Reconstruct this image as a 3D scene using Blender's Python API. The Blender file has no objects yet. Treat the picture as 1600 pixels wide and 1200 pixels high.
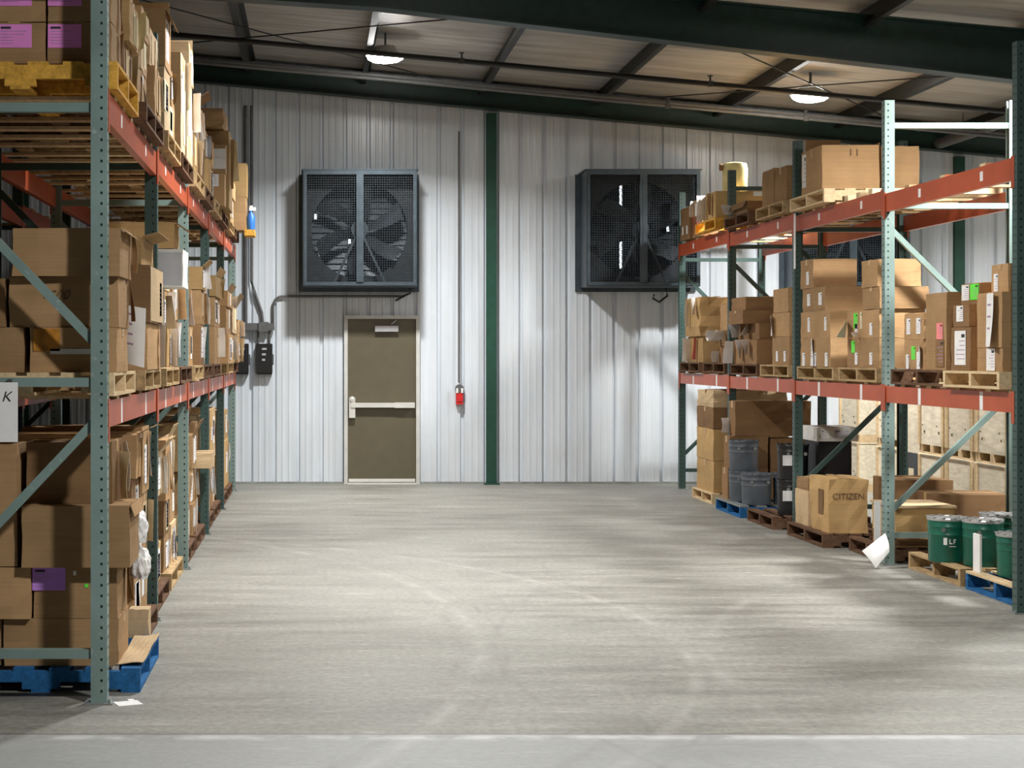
import bpy, bmesh, math, random
from mathutils import Vector, Matrix
R = random.Random(11)
sc = bpy.context.scene
COL = sc.collection
PI = math.pi
# ------------------------------------------------------------------ camera calibration (1600x1200 frame)
F = 2600.0; VX = 495.0; VY = 555.0; HC = 1.67
def s_(Y): return F / Y
def WX(px, Y): return (px - VX) * Y / F
def WZ(py, Y): return HC + (VY - py) * Y / F

cd = bpy.data.cameras.new('camera'); cam = bpy.data.objects.new('camera', cd); COL.objects.link(cam)
cam.location = (0, 0, HC); cam.rotation_euler = (PI/2, 0, 0)
cd.sensor_width = 36; cd.lens = F / 1600 * 36
cd.shift_x = (800 - VX) / 1600; cd.shift_y = -(600 - VY) / 1600
cd.clip_end = 200
sc.camera = cam
sc.view_settings.view_transform = 'Standard'
sc.view_settings.look = 'None'; sc.view_settings.gamma = 1; sc.view_settings.use_curve_mapping = False
sc.view_settings.exposure = 0.0
sc.cycles.use_denoising = True
sc.cycles.max_bounces = 8; sc.cycles.diffuse_bounces = 4; sc.cycles.glossy_bounces = 3
sc.cycles.sample_clamp_indirect = 6
w = bpy.data.worlds.new('world'); sc.world = w; w.use_nodes = True
w.node_tree.nodes['Background'].inputs[0].default_value = (.85, .93, 1, 1)
w.node_tree.nodes['Background'].inputs[1].default_value = 2.0

# ------------------------------------------------------------------ materials
def nt(name):
    m = bpy.data.materials.new(name); m.use_nodes = True
    t = m.node_tree; b = t.nodes['Principled BSDF']
    return m, t, b
def N(t, kind, **kw):
    n = t.nodes.new(kind)
    for k, v in kw.items(): setattr(n, k, v)
    return n
def L(t, a, b): t.links.new(a, b)
def ramp(t, src, p0, c0, p1, c1):
    r = N(t, 'ShaderNodeValToRGB'); r.color_ramp.elements[0].position = p0; r.color_ramp.elements[1].position = p1
    r.color_ramp.elements[0].color = (*c0, 1); r.color_ramp.elements[1].color = (*c1, 1); L(t, src, r.inputs[0]); return r.outputs[0]
def coords(t, scale=(1, 1, 1), rnd=True):
    tc = N(t, 'ShaderNodeTexCoord'); mp = N(t, 'ShaderNodeMapping'); mp.inputs['Scale'].default_value = scale
    L(t, tc.outputs['Object'], mp.inputs[0])
    if rnd:
        oi = N(t, 'ShaderNodeObjectInfo'); mul = N(t, 'ShaderNodeMath', operation='MULTIPLY'); mul.inputs[1].default_value = 37.0
        L(t, oi.outputs['Random'], mul.inputs[0]); cx = N(t, 'ShaderNodeCombineXYZ')
        L(t, mul.outputs[0], cx.inputs[0]); L(t, mul.outputs[0], cx.inputs[1]); L(t, cx.outputs[0], mp.inputs['Location'])
    return mp.outputs[0]
def noise(t, vec, scale, detail=4, rough=.55):
    n = N(t, 'ShaderNodeTexNoise'); n.inputs['Scale'].default_value = scale; n.inputs['Detail'].default_value = detail
    n.inputs['Roughness'].default_value = rough; L(t, vec, n.inputs['Vector']); return n.outputs['Fac']
def mix(t, fac, a, b, mode='MIX'):
    m = N(t, 'ShaderNodeMix', data_type='RGBA', blend_type=mode)
    for i, v in ((0, fac), (6, a), (7, b)):
        if isinstance(v, (int, float)): m.inputs[i].default_value = v
        elif isinstance(v, tuple): m.inputs[i].default_value = (*v, 1)
        else: L(t, v, m.inputs[i])
    return m.outputs[2]
def bump(t, b, fac, strength=.2, dist=.01):
    bp = N(t, 'ShaderNodeBump'); bp.inputs['Strength'].default_value = strength; bp.inputs['Distance'].default_value = dist
    L(t, fac, bp.inputs['Height']); L(t, bp.outputs[0], b.inputs['Normal'])
def simple(name, c, rough=.6, metal=0, var=.12, sc_=8, spec=.5, scale=(1, 1, 1)):
    m, t, b = nt(name)
    v = coords(t, scale); f = noise(t, v, sc_, 5)
    lo = tuple(x * (1 - var * 1.6) for x in c); hi = tuple(min(1, x * (1 + var)) for x in c)
    L(t, ramp(t, f, .3, lo, .7, hi), b.inputs['Base Color'])
    b.inputs['Roughness'].default_value = rough; b.inputs['Metallic'].default_value = metal
    b.inputs['Specular IOR Level'].default_value = spec
    return m
def cardboard(name, c):
    m, t, b = nt(name)
    v = coords(t); f = noise(t, v, 3.5, 6, .6)
    col = ramp(t, f, .25, tuple(x * .78 for x in c), .75, tuple(min(1, x * 1.1) for x in c))
    v2 = coords(t, (1, 1, 60)); f2 = noise(t, v2, 2, 2)
    col = mix(t, .10, col, ramp(t, f2, .35, (.25, .2, .15), .65, (.8, .7, .6)), 'OVERLAY')
    oi = N(t, 'ShaderNodeObjectInfo')
    hs = N(t, 'ShaderNodeHueSaturation'); mr = N(t, 'ShaderNodeMapRange'); mr.inputs[3].default_value = .78; mr.inputs[4].default_value = 1.18
    L(t, oi.outputs['Random'], mr.inputs[0]); L(t, mr.outputs[0], hs.inputs['Value']); L(t, col, hs.inputs['Color'])
    L(t, hs.outputs[0], b.inputs['Base Color']); b.inputs['Roughness'].default_value = .82; b.inputs['Specular IOR Level'].default_value = .2
    bump(t, b, f, .25, .01)
    return m
def wood(name, c, var=.25):
    m, t, b = nt(name)
    v = coords(t, (6, 1.2, 6)); f = noise(t, v, 5, 5, .65)
    L(t, ramp(t, f, .3, tuple(x * (1 - var * 1.6) for x in c), .7, tuple(min(1, x * (1 + var)) for x in c)), b.inputs['Base Color'])
    b.inputs['Roughness'].default_value = .8; b.inputs['Specular IOR Level'].default_value = .2; bump(t, b, f, .3, .005)
    return m
def paint(name, c, wear, rough=.4, amt=.62):
    m, t, b = nt(name)
    v = coords(t, (1, 1, 1)); f = noise(t, v, 22, 6, .7); f2 = noise(t, v, 3, 4)
    col = ramp(t, f2, .3, tuple(x * .82 for x in c), .7, tuple(x * 1.1 for x in c))
    col = mix(t, ramp(t, f, amt, (0, 0, 0), amt + .12, (1, 1, 1)), col, wear)
    L(t, col, b.inputs['Base Color']); b.inputs['Roughness'].default_value = rough
    return m

M = {}
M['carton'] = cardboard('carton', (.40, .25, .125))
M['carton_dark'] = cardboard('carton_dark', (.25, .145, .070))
M['carton_pale'] = cardboard('carton_pale', (.58, .43, .26))
M['carton_inner'] = cardboard('carton_inner', (.55, .38, .2))
M['kraft'] = cardboard('kraft', (.46, .30, .135))
M['white_carton'] = simple('white_carton', (.68, .67, .64), .7, var=.1)
M['tape'] = simple('tape', (.52, .33, .15), .3, var=.1)
M['orange_tape'] = simple('orange_tape', (.50, .21, .03), .35, var=.3, sc_=14)
M['paper'] = simple('paper', (.80, .79, .78), .75, var=.05)
M['paper_grey'] = simple('paper_grey', (.42, .42, .44), .6, var=.08)
M['cream'] = simple('cream', (.72, .63, .42), .75, var=.12)
M['pink'] = simple('pink', (.86, .28, .72), .7, var=.05)
M['salmon'] = simple('salmon', (.85, .25, .25), .7, var=.05)
M['purple'] = simple('purple', (.52, .24, .78), .7, var=.05)
M['green_label'] = simple('green_label', (.13, .78, .05), .7, var=.08)
M['ink'] = simple('ink', (.03, .03, .035), .7)
M['ink_soft'] = simple('ink_soft', (.38, .25, .38), .7)
M['ink_brown'] = simple('ink_brown', (.15, .085, .04), .8)
M['pallet'] = wood('pallet_wood', (.42, .29, .15))
M['pallet_pale'] = wood('pallet_pale', (.66, .50, .30), .15)
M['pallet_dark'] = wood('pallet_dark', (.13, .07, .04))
M['pallet_yellow'] = wood('pallet_yellow', (.66, .36, .06))
M['pallet_blue'] = wood('pallet_blue', (.02, .12, .30))
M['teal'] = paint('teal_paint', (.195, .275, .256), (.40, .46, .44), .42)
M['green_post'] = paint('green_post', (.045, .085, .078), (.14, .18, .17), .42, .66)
M['side_wall'] = simple('side_wall', (.16, .165, .17), .6)
M['orange'] = paint('orange_paint', (.43, .078, .026), (.50, .20, .12), .38, .74)
M['hole'] = simple('hole', (.008, .014, .013), .9)
M['galv'] = simple('galvanised', (.42, .45, .44), .4, .7, var=.15)
M['plywood'] = wood('plywood', (.76, .69, .54), .14)
M['black_plastic'] = simple('black_plastic', (.012, .012, .014), .35)
M['grey_plastic'] = simple('grey_plastic', (.085, .10, .12), .45)
M['green_steel'] = simple('green_steel', (.008, .115, .075), .35)
M['lid_metal'] = simple('lid_metal', (.55, .56, .56), .35, .6)
M['dark_green'] = simple('dark_green', (.005, .026, .021), .45, var=.2)
M['column_green'] = simple('column_green', (.010, .060, .040), .45, var=.15)
M['purlin'] = simple('purlin_paint', (.012, .014, .012), .5, var=.25)
M['pipe_dark'] = simple('pipe_dark', (.008, .008, .008), .5)
M['pipe_grey'] = simple('pipe_grey', (.12, .12, .12), .5, .2)
M['red'] = simple('red_paint', (.55, .02, .02), .4)
M['fan_steel'] = simple('fan_steel', (.075, .10, .12), .38, .55, var=.15)
M['fan_dark'] = simple('fan_dark', (.022, .028, .034), .5, .3, var=.3)
M['guard'] = simple('guard_wire', (.035, .045, .055), .45, .4)
M['louver'] = simple('louver', (.035, .045, .055), .4, .4, var=.2)
M['door'] = simple('door_paint', (.105, .090, .055), .42, var=.05)
M['door_frame'] = simple('door_frame', (.55, .55, .53), .45, var=.06)
M['steel_bright'] = simple('steel_bright', (.75, .74, .70), .3, .35, var=.05)
M['black_box'] = simple('black_box', (.010, .010, .011), .4)
M['blue_plastic'] = simple('blue_plastic', (.03, .16, .55), .4)
M['wrap'] = simple('plastic_wrap', (.80, .80, .80), .3, var=.15)
M['yellow_wrap'] = simple('yellow_wrap', (.80, .72, .36), .45, var=.12)
M['dirt'] = simple('dark_metal', (.06, .06, .06), .6)

# walls
m, t, b = nt('wall_panel')
v = coords(t, (1, 1, .12), False); f = noise(t, v, 6, 5, .6); v2 = coords(t, (1, 1, 1), False); f2 = noise(t, v2, 1.1, 4)
c = ramp(t, f, .3, (.58, .63, .685), .75, (.70, .75, .81))
c = mix(t, ramp(t, f2, .45, (0, 0, 0), .8, (.35, .35, .35)), c, (.56, .56, .55))
L(t, c, b.inputs['Base Color']); b.inputs['Roughness'].default_value = .30; b.inputs['Specular IOR Level'].default_value = .6
M['wall'] = m
# roof insulation
m, t, b = nt('roof_insulation')
v = coords(t, (.35, 3.0, 1), False); f = noise(t, v, 2.2, 4, .55); v2 = coords(t, (1, 1, 1), False); f2 = noise(t, v2, .8, 3)
c = ramp(t, f, .3, (.27, .262, .245), .75, (.50, .485, .455)); c = mix(t, ramp(t, f2, .5, (0, 0, 0), .8, (.4, .4, .4)), c, (.30, .26, .20))
L(t, c, b.inputs['Base Color']); b.inputs['Roughness'].default_value = .5; bump(t, b, f, .5, .05)
M['roof'] = m
# floor
m, t, b = nt('concrete')
v = coords(t, (1, 1, 1), False); vs = coords(t, (.35, 1.6, 1), False)
f1 = noise(t, v, .55, 4); f2 = noise(t, vs, 2.6, 8, .66); f3 = noise(t, v, 26, 6, .72); f4 = noise(t, vs, 7, 8, .8)
c = ramp(t, f2, .28, (.115, .111, .096), .72, (.265, .258, .23))
c = mix(t, ramp(t, f1, .40, (0, 0, 0), .66, (.5, .5, .5)), c, (.27, .268, .245))
c = mix(t, .36, c, ramp(t, f3, .34, (.16, .16, .15), .66, (.84, .84, .82)), 'OVERLAY')
c = mix(t, ramp(t, f4, .56, (0, 0, 0), .70, (.85, .85, .85)), c, (.40, .385, .335))
c = mix(t, ramp(t, f4, .26, (.6, .6, .6), .36, (0, 0, 0)), c, (.17, .16, .14))
f5 = noise(t, coords(t, (.8, 2.2, 1), False), 1.5, 5, .7)
c = mix(t, ramp(t, f5, .60, (0, 0, 0), .75, (.45, .45, .45)), c, (.21, .20, .17))
geo = N(t, 'ShaderNodeNewGeometry'); sep = N(t, 'ShaderNodeSeparateXYZ'); L(t, geo.outputs['Position'], sep.inputs[0])
def mth(op, a, b_=None):
    n = N(t, 'ShaderNodeMath', operation=op)
    for i, vv in ((0, a), (1, b_)):
        if vv is None: continue
        if isinstance(vv, (int, float)): n.inputs[i].default_value = vv
        else: L(t, vv, n.inputs[i])
    return n.outputs[0]
def band(val, centre, half):   # 1 within half of centre, soft
    d = mth('ABSOLUTE', mth('SUBTRACT', val, centre)); return mth('MAXIMUM', mth('SUBTRACT', 1.0, mth('DIVIDE', d, half)), 0.0)
slab = mth('LESS_THAN', sep.outputs[1], 7.33)
c = mix(t, mth('MULTIPLY', slab, .55), c, (.30, .312, .315))
c = mix(t, mth('MULTIPLY', band(sep.outputs[1], 7.33, .014), .85), c, (.09, .085, .075))
c = mix(t, mth('MULTIPLY', mth('MULTIPLY', slab, band(sep.outputs[1], 7.27, .07)), ramp(t, noise(t, v, 5), .4, (0, 0, 0), .6, (.8, .8, .8))), c, (.50, .50, .49))
fr = ramp(t, noise(t, v, 3, 4), .40, (0, 0, 0), .60, (1, 1, 1))
for cx, cy, rad, half, dark in ((-6.95, 10.1, 8.05, .028, .55), (-6.95, 10.1, 7.78, .05, .3), (-4.0, 9.9, 6.25, .03, .4), (-4.0, 9.9, 5.9, .05, .22), (7.6, 9.0, 6.6, .03, .42), (7.6, 9.0, 6.35, .06, .2), (-2.6, 13.2, 4.4, .03, .3)):
    dx = mth('SUBTRACT', sep.outputs[0], cx); dy = mth('SUBTRACT', sep.outputs[1], cy)
    dist = mth('SQRT', mth('ADD', mth('MULTIPLY', dx, dx), mth('MULTIPLY', dy, dy)))
    c = mix(t, mth('MULTIPLY', mth('MULTIPLY', band(dist, rad, half), dark), fr), c, (.14, .13, .12))
for cx, cy, rad, half, dark in ((-6.95, 10.1, 7.9, .06, .35), (8.3, 8.2, 6.2, .08, .3), (-4.0, 9.9, 6.1, .06, .35)):
    dx = mth('SUBTRACT', sep.outputs[0], cx); dy = mth('SUBTRACT', sep.outputs[1], cy)
    dist = mth('SQRT', mth('ADD', mth('MULTIPLY', dx, dx), mth('MULTIPLY', dy, dy)))
    c = mix(t, mth('MULTIPLY', mth('MULTIPLY', band(dist, rad, half), dark), fr), c, (.40, .39, .365))
L(t, c, b.inputs['Base Color'])
L(t, ramp(t, f2, .3, (.48, .48, .48), .7, (.68, .68, .68)), b.inputs['Roughness']); bump(t, b, f3, .12, .004)
M['floor'] = m
# lamp lens
m, t, b = nt('lamp_lens'); b.inputs['Emission Color'].default_value = (1, .985, .94, 1); b.inputs['Emission Strength'].default_value = 70; M['lens'] = m
m, t, b = nt('lamp_shade'); b.inputs['Base Color'].default_value = (.6, .6, .6, 1); M['shade'] = m

# ------------------------------------------------------------------ mesh builder
class MB:
    def __init__(s): s.v = []; s.f = []; s.mi = []
    def quad_box(s, P, mi=0):
        n = len(s.v); s.v += [tuple(p) for p in P]
        for q in ((0, 3, 2, 1), (4, 5, 6, 7), (0, 1, 5, 4), (1, 2, 6, 5), (2, 3, 7, 6), (3, 0, 4, 7)):
            s.f.append(tuple(n + i for i in q)); s.mi.append(mi)
    def box(s, x0, x1, y0, y1, z0, z1, mi=0):
        s.quad_box([(x0, y0, z0), (x1, y0, z0), (x1, y1, z0), (x0, y1, z0), (x0, y0, z1), (x1, y0, z1), (x1, y1, z1), (x0, y1, z1)], mi)
    def bar(s, a, b, w, h, up=(0, 0, 1), mi=0):   # bar from a to b; w sideways, h along up
        a = Vector(a); b = Vector(b); d = (b - a).normalized(); up = Vector(up); side = d.cross(up)
        if side.length < 1e-4: side = d.cross(Vector((1, 0, 0)))
        side.normalize(); up = side.cross(d).normalized(); P = []
        for c in (a, b):
            for i, j in ((-1, -1), (1, -1), (1, 1), (-1, 1)): P.append(c + side * w / 2 * i + up * h / 2 * j)
        s.quad_box(P, mi)
    def ring(s, c, r, ax='z', n=20, sx=1, sy=1):
        o = []
        for i in range(n):
            a = 2 * PI * i / n; u, w_ = math.cos(a) * r * sx, math.sin(a) * r * sy
            p = {'z': (c[0] + u, c[1] + w_, c[2]), 'y': (c[0] + u, c[1], c[2] + w_), 'x': (c[0], c[1] + u, c[2] + w_)}[ax]
            s.v.append(p); o.append(len(s.v) - 1)
        return o
    def lathe(s, prof, n=24, mi=0, c=(0, 0, 0), ax='z', cap0=True, cap1=True, sx=1, sy=1):   # prof: (r, h)
        rings = []
        for r, h in prof:
            cc = {'z': (c[0], c[1], c[2] + h), 'y': (c[0], c[1] + h, c[2]), 'x': (c[0] + h, c[1], c[2])}[ax]
            rings.append(s.ring(cc, r, ax, n, sx, sy))
        for A, B in zip(rings, rings[1:]):
            for i in range(n): s.f.append((A[i], A[(i+1) % n], B[(i+1) % n], B[i])); s.mi.append(mi)
        if cap0: s.f.append(tuple(reversed(rings[0]))); s.mi.append(mi)
        if cap1: s.f.append(tuple(rings[-1])); s.mi.append(mi)
    def tube(s, pts, r, n=8, mi=0):
        pts = [Vector(p) for p in pts]; prev = None
        for i, p in enumerate(pts):
            d = (pts[min(i+1, len(pts)-1)] - pts[max(i-1, 0)]).normalized()
            u = d.cross(Vector((0, 0, 1)));
            if u.length < .05: u = d.cross(Vector((0, 1, 0)))
            u.normalize(); w_ = d.cross(u).normalized(); ids = []
            for k in range(n):
                a = 2 * PI * k / n; s.v.append(tuple(p + u * math.cos(a) * r + w_ * math.sin(a) * r)); ids.append(len(s.v) - 1)
            if prev:
                for k in range(n): s.f.append((prev[k], prev[(k+1) % n], ids[(k+1) % n], ids[k])); s.mi.append(mi)
            else: s.f.append(tuple(reversed(ids))); s.mi.append(mi)
            prev = ids
        s.f.append(tuple(prev)); s.mi.append(mi)
    def grid(s, fn, nu, nv, mi=0, thick=None):   # fn(u,v)->point; optional thickness vector
        def lay(off):
            ids = [[0] * (nv + 1) for _ in range(nu + 1)]
            for i in range(nu + 1):
                for j in range(nv + 1):
                    p = Vector(fn(i / nu, j / nv)) + off; s.v.append(tuple(p)); ids[i][j] = len(s.v) - 1
            return ids
        A = lay(Vector((0, 0, 0)))
        for i in range(nu):
            for j in range(nv): s.f.append((A[i][j], A[i+1][j], A[i+1][j+1], A[i][j+1])); s.mi.append(mi)
        if thick is not None:
            B = lay(Vector(thick))
            for i in range(nu):
                for j in range(nv): s.f.append((B[i][j], B[i][j+1], B[i+1][j+1], B[i+1][j])); s.mi.append(mi)
            for i in range(nu):
                s.f.append((A[i][0], B[i][0], B[i+1][0], A[i+1][0])); s.mi.append(mi)
                s.f.append((A[i][nv], A[i+1][nv], B[i+1][nv], B[i][nv])); s.mi.append(mi)
            for j in range(nv):
                s.f.append((A[0][j], A[0][j+1], B[0][j+1], B[0][j])); s.mi.append(mi)
                s.f.append((A[nu][j], B[nu][j], B[nu][j+1], A[nu][j+1])); s.mi.append(mi)
    def build(s, name, mats, parent=None, loc=(0, 0, 0), smooth=False, rot=0, bevel=0):
        me = bpy.data.meshes.new(name); me.from_pydata(s.v, [], s.f); me.update()
        if not isinstance(mats, (list, tuple)): mats = [mats]
        for q in mats: me.materials.append(M[q] if isinstance(q, str) else q)
        for p, k in zip(me.polygons, s.mi): p.material_index = k; p.use_smooth = smooth
        o = bpy.data.objects.new(name, me); COL.objects.link(o); o.location = loc; o.rotation_euler = (0, 0, rot)
        if parent: o.parent = parent
        if smooth:
            md = o.modifiers.new('es', 'EDGE_SPLIT'); md.split_angle = math.radians(40)
        return o
def tag(o, label=None, cat=None, group=None, kind=None):
    if label: o['label'] = label
    if cat: o['category'] = cat
    if group: o['group'] = group
    if kind: o['kind'] = kind
    return o
def empty(name, loc, label, cat, group=None):
    o = bpy.data.objects.new(name, None); COL.objects.link(o); o.location = loc; o.empty_display_size = .1
    return tag(o, label, cat, group)
def text_mesh(body, size, mat, parent, loc, rot, name='lettering', ext=.0006, shear=0):
    cu = bpy.data.curves.new(name, 'FONT'); cu.body = body; cu.size = size; cu.extrude = ext; cu.align_x = 'CENTER'; cu.align_y = 'CENTER'; cu.shear = shear
    tmp = bpy.data.objects.new(name, cu); COL.objects.link(tmp)
    dg = bpy.context.evaluated_depsgraph_get(); me = bpy.data.meshes.new_from_object(tmp.evaluated_get(dg))
    bpy.data.objects.remove(tmp); bpy.data.curves.remove(cu)
    o = bpy.data.objects.new(name, me); COL.objects.link(o); me.materials.clear(); me.materials.append(M[mat])
    o.parent = parent; o.location = loc; o.rotation_euler = rot; return o

# ------------------------------------------------------------------ building shell
YW = 21.6; X0, X1, YB = -9.0, 14.0, -5.0
def rz(x): return 5.41 + .369 if x < -4 else 5.41 - .0923 * x
roofz = rz
def st(o): return tag(o, kind='structure')
mb = MB(); mb.box(X0 - .2, X1 + .2, YB - .2, YW + .3, -.3, 0); st(mb.build('floor', 'floor'))
mb = MB()
for xa, xb in ((X0 - .2, -4), (-4, X1 + .2)):
    za, zb = rz(xa), rz(xb)
    mb.quad_box([(xa, YB - .2, za), (xb, YB - .2, zb), (xb, YW + .3, zb), (xa, YW + .3, za), (xa, YB - .2, za + .1), (xb, YB - .2, zb + .1), (xb, YW + .3, zb + .1), (xa, YW + .3, za + .1)])
st(mb.build('ceiling', 'roof'))

FANS = [(.545, 'fan1'), (4.13, 'fan2'), (6.78, 'fan3')]
FW = 1.44; FZ0, FZ1 = 2.54, 4.01
DX0, DX1, DZ = .382, 1.304, 2.155
def wall_holes(x):
    h = []
    for cx, _ in FANS:
        if abs(x - cx) < FW / 2 - .08: h.append((FZ0 + .08, FZ1 - .08))
    if DX0 - .02 < x < DX1 + .02: h.append((0, DZ + .02))
    return h
def panel_wall(mb, xa, xb, phase, y):
    # breakpoints: major groove recessed outward, two small raised ribs
    prof = [(-.030, 0), (-.014, .038), (.014, .038), (.030, 0), (.092, 0), (.102, -.004), (.122, -.004), (.132, 0), (.176, 0), (.186, -.004), (.206, -.004), (.216, 0)]
    pts = []; k = math.floor((xa - phase) / .305) - 1
    while phase + k * .305 < xb + .4:
        for dx, dy in prof: pts.append((phase + k * .305 + dx, dy))
        k += 1
    pts = [p for p in pts if xa < p[0] < xb]; pts = [(xa, 0)] + pts + [(xb, 0)]
    extra = []
    for cx, _ in FANS: extra += [cx - FW / 2 + .08, cx + FW / 2 - .08]
    extra += [DX0 - .02, DX1 + .02]
    for e in extra:
        for (a, b_) in zip(list(pts), list(pts)[1:]):
            if a[0] + 1e-4 < e < b_[0] - 1e-4:
                u = (e - a[0]) / (b_[0] - a[0]); pts.append((e, a[1] + u * (b_[1] - a[1]))); pts.sort(); break
    for (a, da), (b_, db) in zip(pts, pts[1:]):
        za, zb = roofz(a) + .02, roofz(b_) + .02
        segs = [(0, None)]
        hs = wall_holes((a + b_) / 2); z = 0; out = []
        for h0, h1 in sorted(hs):
            if h0 > z: out.append((z, h0))
            z = h1
        out.append((z, None))
        for z0, z1 in out:
            n = len(mb.v)
            mb.v += [(a, y + da, z0), (b_, y + db, z0), (b_, y + db, z1 if z1 is not None else zb), (a, y + da, z1 if z1 is not None else za)]
            mb.f.append((n, n+1, n+2, n+3)); mb.mi.append(0)
mb = MB(); panel_wall(mb, X0, 2.26, -.55, YW); panel_wall(mb, 2.26, 8.32, 2.95, YW); panel_wall(mb, 8.32, X1, 8.5, YW)
wb = st(mb.build('wall_back', 'wall'))
mb = MB(); mb.box(X0 - .12, X0, YB, YW + .1, 0, 5.75); st(mb.build('wall_left', 'side_wall'))
mb = MB(); mb.box(X1, X1 + .12, YB, YW + .1, 0, 4.3); st(mb.build('wall_right', 'side_wall'))
mb = MB(); mb.box(X0, X1, YB - .12, YB, 0, 6); st(mb.build('wall_front', 'side_wall'))
# panel lap seam and base trim
mb = MB(); mb.box(X0, X1, YW - .012, YW - .002, 0, .03); st(mb.build('baseboard_back', 'galv'))

def ibeam(name, pts, y, w_, mat='dark_green'):   # pts: (x, zbot, ztop) along X; vertical web in the plane y
    mb = MB(); th = .012; fl = .016
    for (xa, za0, za1), (xb, zb0, zb1) in zip(pts, pts[1:]):
        mb.quad_box([(xa, y - .005, za0), (xb, y - .005, zb0), (xb, y + .005, zb0), (xa, y + .005, za0), (xa, y - .005, za1), (xb, y - .005, zb1), (xb, y + .005, zb1), (xa, y + .005, za1)])
        for p, q in ((za0, zb0), (za1 - fl, zb1 - fl)):
            mb.quad_box([(xa, y - w_/2, p), (xb, y - w_/2, q), (xb, y + w_/2, q), (xa, y + w_/2, p), (xa, y - w_/2, p + fl), (xb, y - w_/2, q + fl), (xb, y + w_/2, q + fl), (xa, y + w_/2, p + fl)])
    return st(mb.build(name, mat))
PUR = .19
for yb_ in (15.55, 9.2, 2.8):
    ibeam('roof_beam', [(X0, 5.1, rz(-5) - PUR - .02), (-4, 5.2, rz(-4) - PUR + .03), (.57, 4.90, rz(.57) - .10), (6.3, 4.25, rz(6.3) - .10), (X1, 3.3, rz(X1) - .10)], yb_, .20)
ibeam('roof_beam', [(X0, 5.35, rz(-5) - .1), (-4, 5.42, rz(-4) - .08), (.57, 4.985, rz(.57) - .06), (6.3, 4.46, rz(6.3) - .06), (X1, 3.75, rz(X1) - .06)], YW - .16, .18)
# purlins: Z sections running from wall to wall
xp = -8.3
for xp in [-8.3, -6.8, -5.3, -3.8, -2.32, -.85, .63, 2.14, 3.63, 5.17, 6.73, 8.25, 9.75, 11.25, 12.75]:
    mb = MB(); z = rz(xp)
    segs = [(YB, 2.69), (2.91, 9.09), (9.31, 15.44), (15.66, YW - .26)]
    mb.box(xp - .004, xp + .004, YB, YW - .05, z - PUR, z); mb.box(xp - .065, xp, YB, YW - .05, z - PUR - .004, z - PUR + .004)
    mb.box(xp - .065, xp - .058, YB, YW - .05, z - PUR, z - PUR + .03); mb.box(xp, xp + .06, YB, YW - .05, z - .012, z - .004)
    st(mb.build('purlin', 'purlin'))
# wall columns
for xc in (-3.8, 2.26, 8.32):
    mb = MB(); zt = rz(xc) - .40
    mb.box(xc - .065, xc + .065, YW - .075, YW - .062, 0, zt); mb.box(xc - .005, xc + .005, YW - .062, YW - .012, 0, zt); mb.box(xc - .065, xc + .065, YW - .022, YW - .01, 0, zt)
    mb.box(xc - .1, xc + .1, YW - .16, YW - .012, 0, .014)
    st(mb.build('column', 'column_green'))

# ------------------------------------------------------------------ door
dr = tag(bpy.data.objects.new('door_1', None), kind='structure'); COL.objects.link(dr); dr.location = ((DX0 + DX1) / 2, YW, 0)
cx = (DX0 + DX1) / 2; hw = (DX1 - DX0) / 2
mb = MB(); mb.box(-hw + .02, hw - .02, -.045, 0, .03, DZ - .02); dl = mb.build('door_panel', 'door', dr)
mb = MB(); mb.box(-hw - .03, -hw + .018, -.07, .03, 0, DZ + .03); mb.box(hw - .018, hw + .03, -.07, .03, 0, DZ + .03); mb.box(-hw + .018, hw - .018, -.07, .03, DZ - .016, DZ + .03); mb.build('door_frame', 'door_frame', dr)
mb = MB(); mb.box(-hw + .018, hw - .018, -.09, .02, 0, .022); mb.box(-hw + .03, hw - .03, -.06, -.046, .03, .07); mb.build('threshold', 'steel_bright', dr)
mb = MB(); mb.box(-hw + .06, hw - .04, -.125, -.075, .995, 1.055); mb.box(hw - .30, hw - .04, -.13, -.074, .99, 1.06); mb.box(hw - .07, hw - .05, -.08, -.045, 1.0, 1.05)
pb = mb.build('push_bar', 'steel_bright', dr); pb['label'] = 'bright steel push bar'
mb = MB(); mb.lathe([(.0, -.13), (.03, -.125), (.038, -.10), (.038, -.045)], 16, 0, (-hw + .075, 0, 1.10), 'y'); mb.box(-hw + .035, -hw + .115, -.11, -.045, .86, 1.12); mb.build('latch', 'steel_bright', dr)
mb = MB(); mb.box(-.13 + .04, .21, -.11, -.045, 1.975, 2.05); mb.bar((.12, -.10, 2.07), (.18, -.08, 2.12), .02, .012); mb.build('door_closer', 'paper_grey', dr)
mb = MB(); mb.box(-hw - .03, hw + .03, .06, .10, 0, DZ + .05); mb.build('outer_plate', 'door', dr)

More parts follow.
